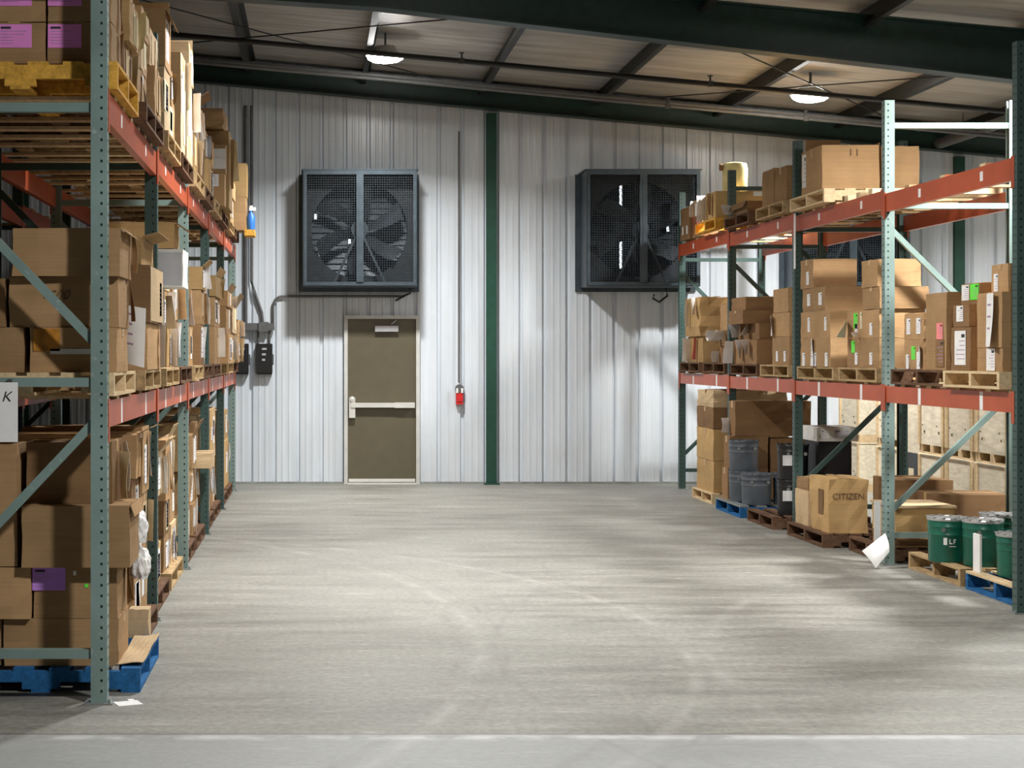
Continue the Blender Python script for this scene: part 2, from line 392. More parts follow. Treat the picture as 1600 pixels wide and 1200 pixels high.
# ------------------------------------------------------------------ wall fans
def fan(cx, label, gaps, seed):
    rr = random.Random(seed)
    r = empty('exhaust_fan', (cx, YW, 0), label, 'wall fan', 'exhaust fans on the back wall')
    h = FW / 2; zc = (FZ0 + FZ1) / 2; D = .56; e = .035
    mb = MB()
    mb.box(-h, -h + .012, -D, -.005, FZ0, FZ1); mb.box(h - .012, h, -D, -.005, FZ0, FZ1)
    mb.box(-h + .012, h - .012, -D, -.005, FZ0, FZ0 + .012); mb.box(-h - .02, h + .02, -D - .02, -.005, FZ1, FZ1 + .014)
    mb.box(-h - .06, h + .06, -.03, -.005, FZ0 - .05, FZ0); mb.box(-h - .06, -h, -.03, -.005, FZ0, FZ1); mb.box(h, h + .06, -.03, -.005, FZ0, FZ1)
    mb.build('housing', 'fan_steel', r)
    mb = MB()
    mb.box(-h + .012, -h + .012 + e, -D - .012, -D + .03, FZ0 + .012, FZ1); mb.box(h - .012 - e, h - .012, -D - .012, -D + .03, FZ0 + .012, FZ1)
    mb.box(-h + .047, h - .047, -D - .012, -D + .03, FZ1 - .055, FZ1); mb.box(-h + .047, h - .047, -D - .012, -D + .03, FZ0 + .012, FZ0 + .055)
    mb.box(-.045, .045, -D - .03, -D + .03, FZ0 + .055, FZ1 - .055); mb.box(-.012, .012, -D - .036, -D - .03, FZ0 + .055, FZ1 - .055)
    mb.build('front_frame', 'fan_steel', r)
    mb = MB(); y = -D + .012; g = .030
    for a, b_ in ((-h + .05, -.045), (.045, h - .05)):
        x = a
        while x < b_: mb.box(x - .0024, x + .0024, y, y + .003, FZ0 + .05, FZ1 - .05); x += g
        z = FZ0 + .06
        while z < FZ1 - .05: mb.box(a, b_, y - .003, y, z - .0024, z + .0024); z += g
    mb.build('wire_guard', 'guard', r)
    # venturi plate with a round hole
    mb = MB(); ro = .62; n = 32; yv = -.24; hh = h - .02; hz = (FZ1 - FZ0) / 2 - .02
    def sq(a):
        c_, s2 = math.cos(a), math.sin(a); k = min(hh / max(abs(c_), 1e-6), hz / max(abs(s2), 1e-6)); return c_ * k, s2 * k
    for i in range(n):
        a0, a1 = 2 * PI * i / n, 2 * PI * (i + 1) / n
        p0, p1 = sq(a0), sq(a1); q0 = (ro * math.cos(a0), ro * math.sin(a0)); q1 = (ro * math.cos(a1), ro * math.sin(a1)); m_ = len(mb.v)
        mb.v += [(p0[0], yv, zc + p0[1]), (p1[0], yv, zc + p1[1]), (q1[0], yv, zc + q1[1]), (q0[0], yv, zc + q0[1]), (q1[0], yv + .12, zc + q1[1]), (q0[0], yv + .12, zc + q0[1])]
        mb.f += [(m_, m_+1, m_+2, m_+3), (m_+3, m_+2, m_+4, m_+5)]; mb.mi += [0, 0]
    mb.build('venturi', 'fan_dark', r)
    # propeller
    mb = MB(); mb.lathe([(.02, -.06), (.09, -.05), (.10, .05), (.02, .06)], 20, 0, (0, -.30, zc), 'y'); mb.build('hub', 'fan_dark', r)
    for k in range(6):
        a = k * PI / 3 + .26; bl = MB()
        def fn(u, v_, a=a):
            rad = .10 + u * .48; wd = (.10 + .14 * u) * (v_ - .5) * (1 if u < .9 else .8); sw = .12 * u * u
            ca, sa = math.cos(a), math.sin(a); X = rad * ca - (wd + sw) * sa; Z = rad * sa + (wd + sw) * ca
            return (X, -.30 + .38 * (v_ - .5) * .28, zc + Z)
        bl.grid(fn, 6, 4, 0, (0, .004, 0)); bl.build('fan_blade', 'louver', r, smooth=True)
    mb = MB(); mb.lathe([(.11, -.40), (.11, -.37)], 16, 0, (.0, 0, zc), 'y'); mb.bar((-.34, -.44, FZ0 + .02), (0, -.44, zc), .03, .03); mb.bar((.34, -.44, FZ0 + .02), (0, -.44, zc), .03, .03)
    mb.build('motor_mount', 'fan_steel', r)
    # rear shutter
    z = FZ0 + .09; i = 0; mb = MB()
    while z < FZ1 - .1:
        gp = sorted(g2 for (k2, g2) in gaps if k2 == i); xs = [-h + .07] + [q for gg in gp for q in (gg - .016, gg + .016)] + [h - .07]
        for a, b_ in zip(xs[::2], xs[1::2]):
            mb.quad_box([(a, -.05, z - .012), (b_, -.05, z - .012), (b_, -.04, z - .012), (a, -.04, z - .012), (a, -.01, z + .085), (b_, -.01, z + .085), (b_, .0, z + .085), (a, .0, z + .085)])
        z += .08; i += 1
    mb.build('shutter', 'louver', r)
    return r
fan(FANS[0][0], 'square grey exhaust fan mounted above the brown door', [(10, -.56), (6, -.12), (4, -.5)], 3)
fan(FANS[1][0], 'square dark exhaust fan halfway between the green column and the pale-topped rack post', [(i, -.19) for i in (2, 3, 4, 5, 6, 12, 13, 14, 15)] + [(i, .42) for i in (8, 9, 10)], 4)
fan(FANS[2][0], 'square dark exhaust fan mostly hidden behind stacked cartons', [(i, .28) for i in (9, 11, 12, 13)], 5)

# ------------------------------------------------------------------ electrical
yw = YW - .045
def arc(cx_, cz, r, a0, a1, y, n=6): return [(cx_ + r * math.cos(a0 + (a1 - a0) * i / n), y, cz + r * math.sin(a0 + (a1 - a0) * i / n)) for i in range(n + 1)]
def PW(px, py, y=None): y = y or yw; return (WX(px, y), y, WZ(py, y))
def conduit(pts, label, r=.016, mat='pipe_grey'):
    mb = MB(); mb.tube(pts, r, 8); return tag(mb.build('conduit' if mat != 'black_box' else 'hanging_cable', mat, smooth=True), label, 'conduit')
x428 = PW(427, 480)[0]; z463 = PW(0, 463)[2]
conduit([PW(427, 505), (x428, yw, z463 - .12)] + arc(x428 + .12, z463 - .12, .12, PI, PI / 2, yw)[1:] + [(PW(632, 463)[0], yw, z463)], 'grey conduit bending right from the gutter box to under the door fan')
conduit([PW(640, 449), PW(641, 458), PW(630, 463, YW-.10), PW(618, 470, YW-.10)], 'black flexible cable hanging under the exhaust fan above the door', .013, 'black_box')
conduit([PW(1040, 450, YW-.1), PW(1043, 462, YW-.1), PW(1030, 472, YW-.1), PW(1020, 466, YW-.1), PW(1022, 460, YW-.1)], 'black looped cable hanging below the middle exhaust fan', .014, 'black_box')
conduit([(PW(384, 505)[0], yw, PW(0, 507)[2]), (PW(384, 170)[0], yw, PW(0, 165)[2])], 'grey conduit running straight up from gutter box to roof, beside the shelf posts', .022)
conduit([(PW(393, 170)[0], yw, PW(0, 165)[2]), PW(393, 440), PW(399, 460), PW(409, 488), PW(411, 506)], 'grey conduit dropping from the roof and bending right into the gutter box', .018)
conduit([PW(717, 598), PW(717, 205)], 'thin vertical grey conduit running up from the red alarm station', .012)
for px, lab in ((403.5, 'short grey conduit into the left side of the lone black switch box'), (421, 'short grey conduit into the right side of the lone black switch box')):
    conduit([PW(px, 516), PW(px, 538)], lab, .014)
conduit([PW(380, 516), PW(380, 537)], 'short grey conduit into the black switch box beside the shelf posts', .014)
mb = MB(); a = PW(372, 516); b_ = PW(429, 505); mb.box(a[0], b_[0], YW - .10, YW - .008, a[2], b_[2]); mb.box(PW(404,0)[0], PW(420,0)[0], YW-.12, YW-.10, a[2]-.02, b_[2]+.015)
tag(mb.build('gutter_box', 'pipe_grey'), 'long grey electrical gutter box above the two black switch boxes', 'electrical box')
for px0, px1, lab, n_ in ((401, 425, 'black switch box with three pale marks, nearer the door', 3), (369, 388, 'black switch box half hidden behind the shelf clutter', 1)):
    A = PW(px0, 585, YW - .12); B = PW(px1, 537, YW - .12); r = empty('switch_box', ((A[0] + B[0]) / 2, YW, A[2]), lab, 'switch box', 'black switch boxes')
    hwd = (B[0] - A[0]) / 2; hh = B[2] - A[2]
    mb = MB(); mb.box(-hwd, hwd, -.11, -.008, 0.0, hh); mb.box(-hwd - .006, hwd + .006, -.125, -.11, .02, hh - .01); mb.build('body', 'black_box', r)
    for k in range(3):
        mb = MB(); mb.box(-.03, .03 - .01 * k, -.128, -.125, hh - .08 - .07 * k, hh - .055 - .07 * k)
        mb.build('marking_plate', 'paper_grey', r)
    mb = MB(); mb.box(hwd + .006, hwd + .02, -.09, -.05, .12, .26); mb.build('lever', 'dirt', r)
A = PW(711, 632, YW - .06); B = PW(725, 600, YW - .06)
r = empty('wall_mounted_alarm', ((A[0] + B[0]) / 2, YW, A[2]), 'small red alarm pull station with grey top on the white wall', 'alarm station')
mb = MB(); mb.box(-.045, .045, -.075, -.008, 0, .15); mb.box(-.03, .03, -.085, -.075, .04, .10); mb.build('body', 'red', r)
mb = MB(); mb.lathe([(.055, -.07), (.055, -.008)], 18, 0, (0, 0, .205), 'y'); mb.box(-.035, .035, -.06, -.008, .15, .2); mb.build('back_box', 'pipe_grey', r)
mb = MB(); mb.box(-.045, -.02, -.09, -.075, .15, .21); mb.box(.02, .045, -.09, -.075, .15, .21); mb.build('handle', 'paper', r)

# ------------------------------------------------------------------ lamps
def lamp(x, y, label, power=1.0, z=None, spread=142):
    z = z if z is not None else rz(x) - .24
    r = empty('high_bay_lamp', (x, y, z), label, 'ceiling lamp', 'high bay lamps')
    mb = MB(); mb.lathe([(.03, .10), (.11, .09), (.15, .02), (.225, -.005), (.225, -.02), (.20, -.02)], 24, 0, (0, 0, 0), 'z', sx=1.0, sy=.8); mb.build('lamp_housing', 'shade', r, smooth=True)
    mb = MB(); mb.lathe([(.215, -.021), (.20, -.055), (.15, -.085), (.07, -.10), (.01, -.103)], 24, 0, (0, 0, 0), sx=1.0, sy=.8); mb.build('lens', 'lens', r, smooth=True)
    mb = MB(); mb.box(-.012, .012, -.012, .012, .10, rz(x) - z - .0); mb.build('hanger', 'pipe_grey', r)
    ld = bpy.data.lights.new('lamp_light', 'AREA'); ld.shape = 'ELLIPSE'; ld.size = .42; ld.size_y = .34; ld.energy = 250 * power; ld.spread = math.radians(spread); ld.color = (1, .992, .965)
    lo = bpy.data.objects.new('lamp_light', ld); COL.objects.link(lo); lo.parent = r; lo.location = (0, 0, -.112)
    return r
lamp(.78, 18.95, 'bright lamp hanging under the roof above the door')
lamp(5.62, 18.95, 'bright lamp hanging under the roof over the orange rack beams')
for x, y, p, lab in ((10.4, 18.95, .7, 'high bay lamp over the plywood crates by the back wall'), (.78, 12.1, 1.15, 'high bay lamp over the middle of the aisle'), (5.62, 12.1, 1.35, 'high bay lamp over the empty end of the pail rack'),
                     (10.4, 12.1, .8, 'high bay lamp over the open floor behind the pail rack'), (2.1, 4.4, 1.5, 'high bay lamp over the open floor near the camera')):
    lamp(x, y, lab, p, spread=178 if y < 5 else 150)

# ------------------------------------------------------------------ roof pipes, rods
def rp(x, y, dz): return (x, y, rz(x) - dz)
def pipe(name, pts, r_, mat, label, heads=(), headmat='red'):
    mb = MB(); mb.tube(pts, r_, 10); o = tag(mb.build(name, mat, smooth=True), label, 'pipe')
    for hx in heads:
        h = MB(); y = pts[0][1]; z = None
        for (a, b_) in zip(pts, pts[1:]):
            if a[0] <= hx <= b_[0]: u = (hx - a[0]) / (b_[0] - a[0]); z = a[2] + u * (b_[2] - a[2])
        h.tube([(hx, y, z), (hx, y, z + .09)], .012, 8); h.lathe([(.03, .085), (.03, .095)], 12, 0, (hx, y, z), 'z'); h.box(hx-.03, hx+.03, y-.03, y+.03, z-.03, z+.03); h.build('sprinkler_head', headmat, o)
    return o
pipe('sprinkler_pipe', [rp(-3.9, 18.4, .34), rp(10, 18.4, .34)], .03, 'pipe_dark', 'black sprinkler pipe crossing under the roof just before the back wall', (-1.6, 1.6, 4.35), 'dirt')
pipe('roof_pipe', [rp(-3.9, 20.0, .31), rp(10, 20.0, .31)], .028, 'pipe_grey', 'upper grey pipe along the top of the back wall')
pipe('roof_pipe', [rp(-3.9, 19.9, .37), rp(10, 19.9, .37)], .022, 'pipe_grey', 'lower grey pipe along the top of the back wall', (4.2, 5.85), 'dirt')
pipe('sprinkler_pipe', [rp(4.4, 13.6, .27), rp(10, 13.6, .27)], .03, 'pipe_dark', 'black sprinkler pipe with red head before the big roof beam', (4.95,), 'red')
for a, b_, lab in (((-3.2, 16.0), (2.1, 21.0), 'thin brace rod falling toward the back wall over the door'), ((-3.2, 21.0), (2.1, 16.0), 'thin brace rod rising toward the big roof beam over the door'),
                   ((3.4, 16.0), (7.6, 21.0), 'thin brace rod falling toward the back wall beside the second lamp'), ((3.4, 21.0), (7.6, 16.0), 'thin brace rod rising toward the big roof beam beside the second lamp')):
    mb = MB(); dz_ = .215 if a[1] < b_[1] else .24; mb.tube([rp(a[0], a[1], dz_), rp(b_[0], b_[1], dz_)], .008, 6); tag(mb.build('brace_rod', 'pipe_dark'), lab, 'rod', 'roof brace rods')
mb = MB(); mb.tube([(8.0, 21.4, 4.39), (8.0, 19.6, 4.39), (8.0, 18.75, 4.39)], .07, 12); o = tag(mb.build('heater_tube', 'pipe_grey', smooth=True), 'fat grey heater tube hanging under the roof behind the empty rack top', 'pipe')
for yy in (19.1, 20.6):
    mb = MB(); mb.tube([(8.0, yy, 4.46), (8.0, yy, rz(8.0))], .006, 6); mb.build('hanger', 'pipe_grey', o)

# ------------------------------------------------------------------ pallet racks
PW_, PT = .078, .076
def post_mesh(sgn, h, open_dir):
    """C channel; web on the aisle side (local x=0), extends sgn*PW_ ; local y 0..PT"""
    mb = MB(); t_ = .0035
    xa, xb = sorted((0, sgn * t_)); mb.box(xa, xb, 0, PT, 0, h)
    xa, xb = sorted((sgn * t_, sgn * PW_)); mb.box(xa, xb, 0, t_, 0, h); mb.box(xa, xb, PT - t_, PT, 0, h)
    xa, xb = sorted((sgn * (PW_ - t_), sgn * PW_)); mb.box(xa, xb, t_, .02, 0, h); mb.box(xa, xb, PT - .02, PT - t_, 0, h)
    z = .06
    while z < h - .03:
        # side flange holes facing the camera, and two columns on the web
        for (c, ax) in (((sgn * .026, -.0006, z), 'y'), ((-sgn * .0006, .02, z), 'x'), ((-sgn * .0006, PT - .02, z), 'x')):
            ids = mb.ring(c, .0062, ax, 8, 1, 1.25)
            fwd = ids if (ax == 'y') == True else (ids if sgn < 0 else list(reversed(ids)))
            mb.f.append(tuple(fwd)); mb.mi.append(1)
        z += .0508
    return mb
def rack(label, Xa, sgn, Ys, zup, zlow, paints='', H=3.7, D=1.07, boards=None, stripes=True, braces=True, rear_braces=True):
    root = empty('pallet_rack', (Xa, Ys[0], 0), label, 'pallet rack')
    def loc(x, y, z): return (x, y - Ys[0], z)
    pf = None
    for fi, Y in enumerate(Ys):
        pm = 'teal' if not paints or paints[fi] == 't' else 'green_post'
        for rear in (0, 1):
            sg = sgn if not rear else -sgn
            x = 0 if not rear else sgn * D
            p = post_mesh(sg, H, 0).build('upright_post', [pm, 'hole'], root, loc(x, Y, 0))
            mb = MB(); mb.box(*sorted((-.03 * sg, (PW_ + .03) * sg)), -.025, PT + .025, 0, .007); mb.lathe([(.01, .007), (.01, .025)], 6, 0, (-.015 * sg, -.012, 0)); mb.build('base_plate', 'galv', p)
        xi, xo = sgn * PW_, sgn * (D - PW_)
        for z in (.235, 1.54, 2.86, 3.50):
            mb = MB(); mb.box(*sorted((xi, xo)), .012, PT - .014, z - .022, z + .022); mb.build('horizontal_brace', pm, root, loc(0, Y, 0))
        if braces:
            for za, zb in ((1.74, 2.70), (1.34, .36)) if sgn < 0 else ((.44, 1.34), (2.66, 1.74)):
                mb = MB(); mb.bar((xi - sgn * .005, PT / 2, za), (xo + sgn * .005, PT / 2, zb), .036, .042); mb.build('diagonal_brace', pm, root, loc(0, Y, 0))
    for b in range(len(Ys) - 1):
        y0, y1 = Ys[b] + PT, Ys[b + 1]
        for li, (zt, hb) in enumerate(((zup[b], .145), (zlow[b], .13))):
            for rear in (0, 1):
                x = 0 if not rear else sgn * (D - .045)
                mb = MB(); a = (x + sgn * .004, x + sgn * .044)
                mb.box(*sorted(a), y0 + .003, y1 - .003, zt - hb, zt)
                xs = sorted((-sgn * .004, -sgn * .0008)) if not rear else sorted((sgn * (D + .004), sgn * (D + .0008)))
                mb.box(*xs, y0 - .036, y0 + .012, zt - .2, zt + .01); mb.box(*xs, y1 - .012, y1 + .036, zt - .2, zt + .01)
                ends = sorted((xs[0] if sgn > 0 else xs[1], sgn * .006)) if not rear else sorted((xs[1] if sgn > 0 else xs[0], sgn * (D - .006)))
                for ya in (y0 + .0006, y1 - .0028): mb.box(*ends, ya, ya + .0022, zt - .2, zt + .01)
                bo = mb.build('load_beam', 'orange', root, loc(0, 0, 0))
                if stripes and not rear:
                    for fr_ in ((.2, .68) if sgn > 0 else (.22, .72)):
                        yy = y0 + (y1 - y0) * fr_; mb = MB()
                        if li == 1: mb.box(*sorted((sgn * .004, sgn * .0028)), yy, yy + .055, zt - hb + .002, zt - .002)
                        else: mb.box(*sorted((sgn * .004, sgn * .0028)), yy, yy + .05, zt - hb + .045, zt - .035)
                        mb.build('beam_marker', 'paper', bo)
        if boards:
            for li, n_ in enumerate(boards[b]):
                zt = (zup, zlow)[li][b]
                for k in range(n_):
                    yy = y0 + .08 + (y1 - y0 - .25) * (k + .5) / n_
                    thick = sgn > 0 and b == 1 and li == 0 and k < 3
                    mb = MB(); mb.box(*sorted((sgn * .004, sgn * (D - .004))), yy, yy + .095, zt, zt + (.045 if thick else .018))
                    mb.build('deck_board', 'pallet_pale' if thick or R.random() < .6 else 'pallet', root, loc(0, 0, 0))
    # the mesh builders above used world Y for beams and boards
    for o in root.children:
        if o.name.startswith(('load_beam', 'deck_board')): o.location = (0, -Ys[0], 0)
    return root
XL, XR = -1.005, 4.52
YL = [7.97 + 2.5 * i for i in range(6)]; YR = [10.74 + 2.5 * i for i in range(5)]
ZLU = [2.945, 2.97, 2.985, 3.0, 3.02]; ZLL = [1.45] * 5
ZRU = [2.955, 2.985, 3.01, 3.05]; ZRL = [1.425, 1.43, 1.44, 1.45]
BT = .0205   # deck board thickness
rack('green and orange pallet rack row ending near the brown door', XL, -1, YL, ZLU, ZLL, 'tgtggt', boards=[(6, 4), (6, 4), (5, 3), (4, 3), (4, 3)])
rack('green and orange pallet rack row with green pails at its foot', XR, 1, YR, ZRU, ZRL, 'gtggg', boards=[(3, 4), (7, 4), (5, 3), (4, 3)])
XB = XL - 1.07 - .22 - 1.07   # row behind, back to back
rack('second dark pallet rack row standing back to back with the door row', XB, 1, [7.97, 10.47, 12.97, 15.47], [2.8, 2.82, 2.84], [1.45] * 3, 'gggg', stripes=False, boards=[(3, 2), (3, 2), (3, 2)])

# ------------------------------------------------------------------ pallets
def pallet(x0, x1, y0, y1, z0, label, mat='pallet', h=.12, deckmat=None, group='pallets'):
    r = empty('pallet', ((x0 + x1) / 2, (y0 + y1) / 2, z0), label, 'pallet', group)
    a, b_ = (x1 - x0) / 2, (y1 - y0) / 2; th = .016; nb = 6; bw = .095
    mb = MB()
    for i in range(nb):
        x = -a + (2 * a - bw) * i / (nb - 1); mb.box(x, x + bw, -b_, b_, h - th, h)
    mb.build('top_deck', deckmat or mat, r)
    mb = MB()
    for x in (-a, -bw / 2, a - bw): mb.box(x, x + bw, -b_, b_, 0, th)
    mb.build('bottom_deck', mat, r)
    for y in (-b_, -.02, b_ - .04):
        mb = MB(); t2 = h - th; nh = .035   # notched stringer along X
        xs = [-a, -a + .16, -a + .16 + .24, a - .16 - .24, a - .16, a]
        for k in range(5):
            lo = th + (nh if k in (1, 3) else 0); mb.box(xs[k], xs[k + 1], y, y + .04, lo, t2)
        mb.build('stringer', mat, r)
    return r

# ------------------------------------------------------------------ cartons
def carton_body(mb, a, b_, h, rr, crush=.006, top=True, mi=0):
    """a,b half sizes; rounded/crushed edges always inside the extents"""
    n = 4
    jit = {}
    def pt(i, j, k):
        key = (i, j, k)
        if key in jit: return jit[key]
        x = -a + 2 * a * i / n; y = -b_ + 2 * b_ * j / n; z = h * k / n
        c = sum(1 for q in (i, j, k) if q in (0, n))
        cr = crush * rr.random()
        if i in (0, n): x -= math.copysign(cr * (1.2 if c > 1 else .5), x)
        cr = crush * rr.random()
        if j in (0, n): y -= math.copysign(cr * (1.2 if c > 1 else .5), y)
        if k == n: z -= crush * rr.random() * .7
        jit[key] = len(mb.v); mb.v.append((x, y, z)); return jit[key]
    for i in range(n):
        for j in range(n):
            if top: mb.f.append((pt(i, j, n), pt(i+1, j, n), pt(i+1, j+1, n), pt(i, j+1, n))); mb.mi.append(mi)
            mb.f.append((pt(i, j+1, 0), pt(i+1, j+1, 0), pt(i+1, j, 0), pt(i, j, 0))); mb.mi.append(mi)
            mb.f.append((pt(i, 0, j), pt(i+1, 0, j), pt(i+1, 0, j+1), pt(i, 0, j+1))); mb.mi.append(mi)
            mb.f.append((pt(i+1, n, j), pt(i, n, j), pt(i, n, j+1), pt(i+1, n, j+1))); mb.mi.append(mi)
            mb.f.append((pt(0, i+1, j), pt(0, i, j), pt(0, i, j+1), pt(0, i+1, j+1))); mb.mi.append(mi)
            mb.f.append((pt(n, i, j), pt(n, i+1, j), pt(n, i+1, j+1), pt(n, i, j+1))); mb.mi.append(mi)
def sheet(parent, name, mat, hinge, w_, h_, yaw, curl=.04, drop=0, seed=1, thick=.0012, ink=False, out=1):
    """hanging sheet: hinge = top corner (local), spans w_ along direction yaw (0 = +X, -90deg = toward the camera), hangs down h_"""
    rr = random.Random(seed); d = Vector((math.cos(yaw), math.sin(yaw), 0)); nrm = Vector((-d.y, d.x, 0)) * out
    ph = rr.random() * 6
    def fn(u, v_): return Vector(hinge) + d * (w_ * u) + Vector((0, 0, -h_ * v_ - drop * u)) + nrm * (curl * .6 * math.sin(v_ * 2.6 + ph) * u + curl * .3 * v_)
    mb = MB(); mb.grid(fn, 4, 6, 0, nrm * thick)
    if ink:
        for k in range(3):
            v0 = .2 + .22 * k
            def fi(u, v_, v0=v0): return fn(.18 + .5 * u, v0 + .035 * v_) - nrm * .0015
            mb.grid(fi, 2, 1, 1)
            def fj(u, v_, v0=v0): return fn(.18 + .5 * u, v0 + .035 * v_) + nrm * (thick + .0015)
            mb.grid(fj, 2, 1, 1)
    return mb.build(name, [mat, 'ink_soft'], parent, smooth=True)
def flatlabel(parent, mat, face, sgn, a, b_, h, u, v_, w_, hh, ink=True, name='paper_label', header=True):
    """label slab lying on a face: 'C' camera side (-Y), 'A' aisle side (x = sgn*a). u,v = centre fractions"""
    mb = MB(); t_ = .0012
    def bx(u0, u1, z0, z1, off, mi):
        if face == 'C': mb.box(u0, u1, -b_ - off, -b_ - off + t_, z0, z1, mi)
        else: mb.box(*sorted((sgn * (a + off - t_), sgn * (a + off))), u0, u1, z0, z1, mi)
    half = a if face == 'C' else b_
    hh = min(hh, h * .94); c = -half + 2 * half * u; z = max(hh / 2 + .004, min(h - hh / 2 - .008, h * v_))
    bx(c - w_/2, c + w_/2, z - hh/2, z + hh/2, t_, 0)
    if ink:
        if header: bx(c - w_ * .42, c - w_ * .12, z + hh * .30, z + hh * .40, t_ * 1.6, 1)
        for k in range(5):
            zz = z + hh * (.2 - .13 * k); ww = w_ * R.uniform(.25, .8)
            bx(c - w_ * .42, c - w_ * .42 + ww, zz - hh * .012, zz + hh * .012, t_ * 1.6, 2)
    return mb.build(name, [mat, 'ink', 'ink_soft'], parent)
GR = 'cartons on the racks and pallets'
def carton(x0, x1, y0, y1, z0, z1, label, mat='carton', sgn=1, open_top=False, flaps=(), sheets=(), labels=(), tape=True, crush=.006, rot=0, cat='cardboard box', name='cardboard_box', group=GR, stripe=None):
    a, b_, h = (x1 - x0) / 2, (y1 - y0) / 2, z1 - z0
    mb = MB(); seed = R.randint(0, 99999); rr = random.Random(seed)
    if open_top:
        t_ = .006
        mb.box(-a, a, -b_, b_, 0, t_); mb.box(-a, -a + t_, -b_, b_, t_, h); mb.box(a - t_, a, -b_, b_, t_, h)
        mb.box(-a + t_, a - t_, -b_, -b_ + t_, t_, h); mb.box(-a + t_, a - t_, b_ - t_, b_, t_, h)
        mb.box(-a + .02, a - .02, -b_ + .02, b_ - .02, t_, h * .7, 1)
    else: carton_body(mb, a, b_, h, rr, crush)
    o = tag(mb.build(name, [mat, 'carton_inner'], None, ((x0 + x1) / 2, (y0 + y1) / 2, z0), rot=rot), label, cat, group)
    if tape and not open_top:
        mb = MB(); tw = .028
        mb.box(-a + .004, a - .004, -tw, tw, h - .006, h + .0008) if a > b_ * .8 else mb.box(-tw, tw, -b_ + .004, b_ - .004, h - .006, h + .0008)
        if a > b_ * .8:
            mb.box(sgn * a - (.004 if sgn > 0 else .0005), sgn * a + (.0005 if sgn > 0 else .004), -tw, tw, h * .8, h - .004)
        mb.build('packing_tape', 'tape', o)
    for f in flaps:   # (side, length, lift angle deg from horizontal) hinged on top edges: 'A','B'(opposite aisle),'C','D'
        side, ln, ang = f; an = math.radians(ang); mb = MB(); dz = math.sin(an) * ln; dx = math.cos(an) * ln; t_ = .004
        hb_, ha = b_ - .01, a - .01
        if side in 'AB':
            sx = sgn if side == 'A' else -sgn; P = [(sx * a, -hb_, h), (sx * (a + dx), -hb_, h + dz), (sx * (a + dx), hb_, h + dz), (sx * a, hb_, h)]
            P2 = [(p[0] - sx * t_ * math.sin(an), p[1], p[2] + t_ * math.cos(an) ) for p in P]
        else:
            sy = -1 if side == 'C' else 1; P = [(-ha, sy * b_, h), (-ha, sy * (b_ + dx), h + dz), (ha, sy * (b_ + dx), h + dz), (ha, sy * b_, h)]
            P2 = [(p[0], p[1] - sy * t_ * math.sin(an), p[2] + t_ * math.cos(an)) for p in P]
        mb.quad_box(P + P2); mb.build('flap', mat, o)
    for sh in sheets:  # (mat, yfrac along face, ztop frac, w, h, yawdeg outwards, curl, ink)
        m_, yf, zf, sw, shh, yd, cu = sh[:7]; ink = len(sh) > 7 and sh[7]
        # yd: 0 = flat along the aisle face toward the camera, 90 = straight out into the aisle
        an = math.radians(yd); d = (sgn * math.sin(an), -math.cos(an)); yaw = math.atan2(d[1], d[0])
        sheet(o, 'paper_sheet' if m_ not in ('carton', 'carton_pale', 'carton_dark', 'kraft') else 'side_flap', m_, (sgn * (a + .004), -b_ + 2 * b_ * yf, h * zf), sw, min(shh, h * zf - .006), yaw, cu, out=sgn, seed=rr.randint(0, 9999), ink=ink)
    for lb in labels:  # (mat, face, u, v, w, h)
        flatlabel(o, lb[0], lb[1], sgn, a, b_, h, *lb[2:6], ink=(len(lb) < 7 or lb[6]))
    return o

# =================================================================== LOADS ON THE DOOR-SIDE RACK
def P(x0p, x1p, Y): return WX(x0p, Y), WX(x1p, Y)
def px_carton(x0p, x1p, ytp, z0, Yf, depth, label, sgn=1, ztop=None, **kw):
    x0, x1 = P(x0p, x1p, Yf); z1 = ztop if ztop is not None else WZ(ytp, Yf)
    return carton(x0, x1, Yf, Yf + depth, z0, z1, label, sgn=sgn, **kw), z1
FH = .12
# -- floor, first bay, pallet by the camera
pallet(-1.86, -.875, 8.24, 9.22, 0, 'blue pallet on the floor under the door rack, beside the first post', 'pallet_blue')
_, z = px_carton(5, 186, 966, FH, 8.30, .44, 'wide tan carton lying on the blue pallet, bottom of its pile', mat='carton')
px_carton(-52, 4, 966, FH, 8.32, .44, 'tan carton on the blue pallet at the picture edge, bottom row')
px_carton(52, 184, 884, z, 8.30, .44, 'tan carton with a purple label and a green dot', labels=[('purple', 'C', .185, .76, .165, .115), ('green_label', 'C', .63, .62, .018, .018, False), ('paper', 'C', .49, .86, .014, .022, False)], sheets=[('carton', .8, .96, .1, .2, 22, .03)])
px_carton(-70, 48, 886, z, 8.27, .44, 'plain tan carton beside the purple-labelled carton', mat='carton')
z3 = WZ(884, 8.30)
oD, z4 = px_carton(33, 203, 790, z3, 8.22, .46, 'tan carton with raised lid flaps over the purple-labelled carton', flaps=[('A', .06, -70)])
z4b = z4
px_carton(40, 176, 690, z4, 8.34, .42, 'shadowed brown carton on top under the lower shelf beam', mat='carton_dark', sheets=[('wrap', .95, .95, .07, .26, 20, .03), ('cream', .55, .8, .09, .24, 40, .04)])  # shade under the shelf is put into the dark carton colour
px_carton(-70, 27, 694, z3, 8.27, .42, 'tall tan carton with rounded corners at the picture edge under the lower shelf', mat='carton', ztop=WZ(694, 8.27))
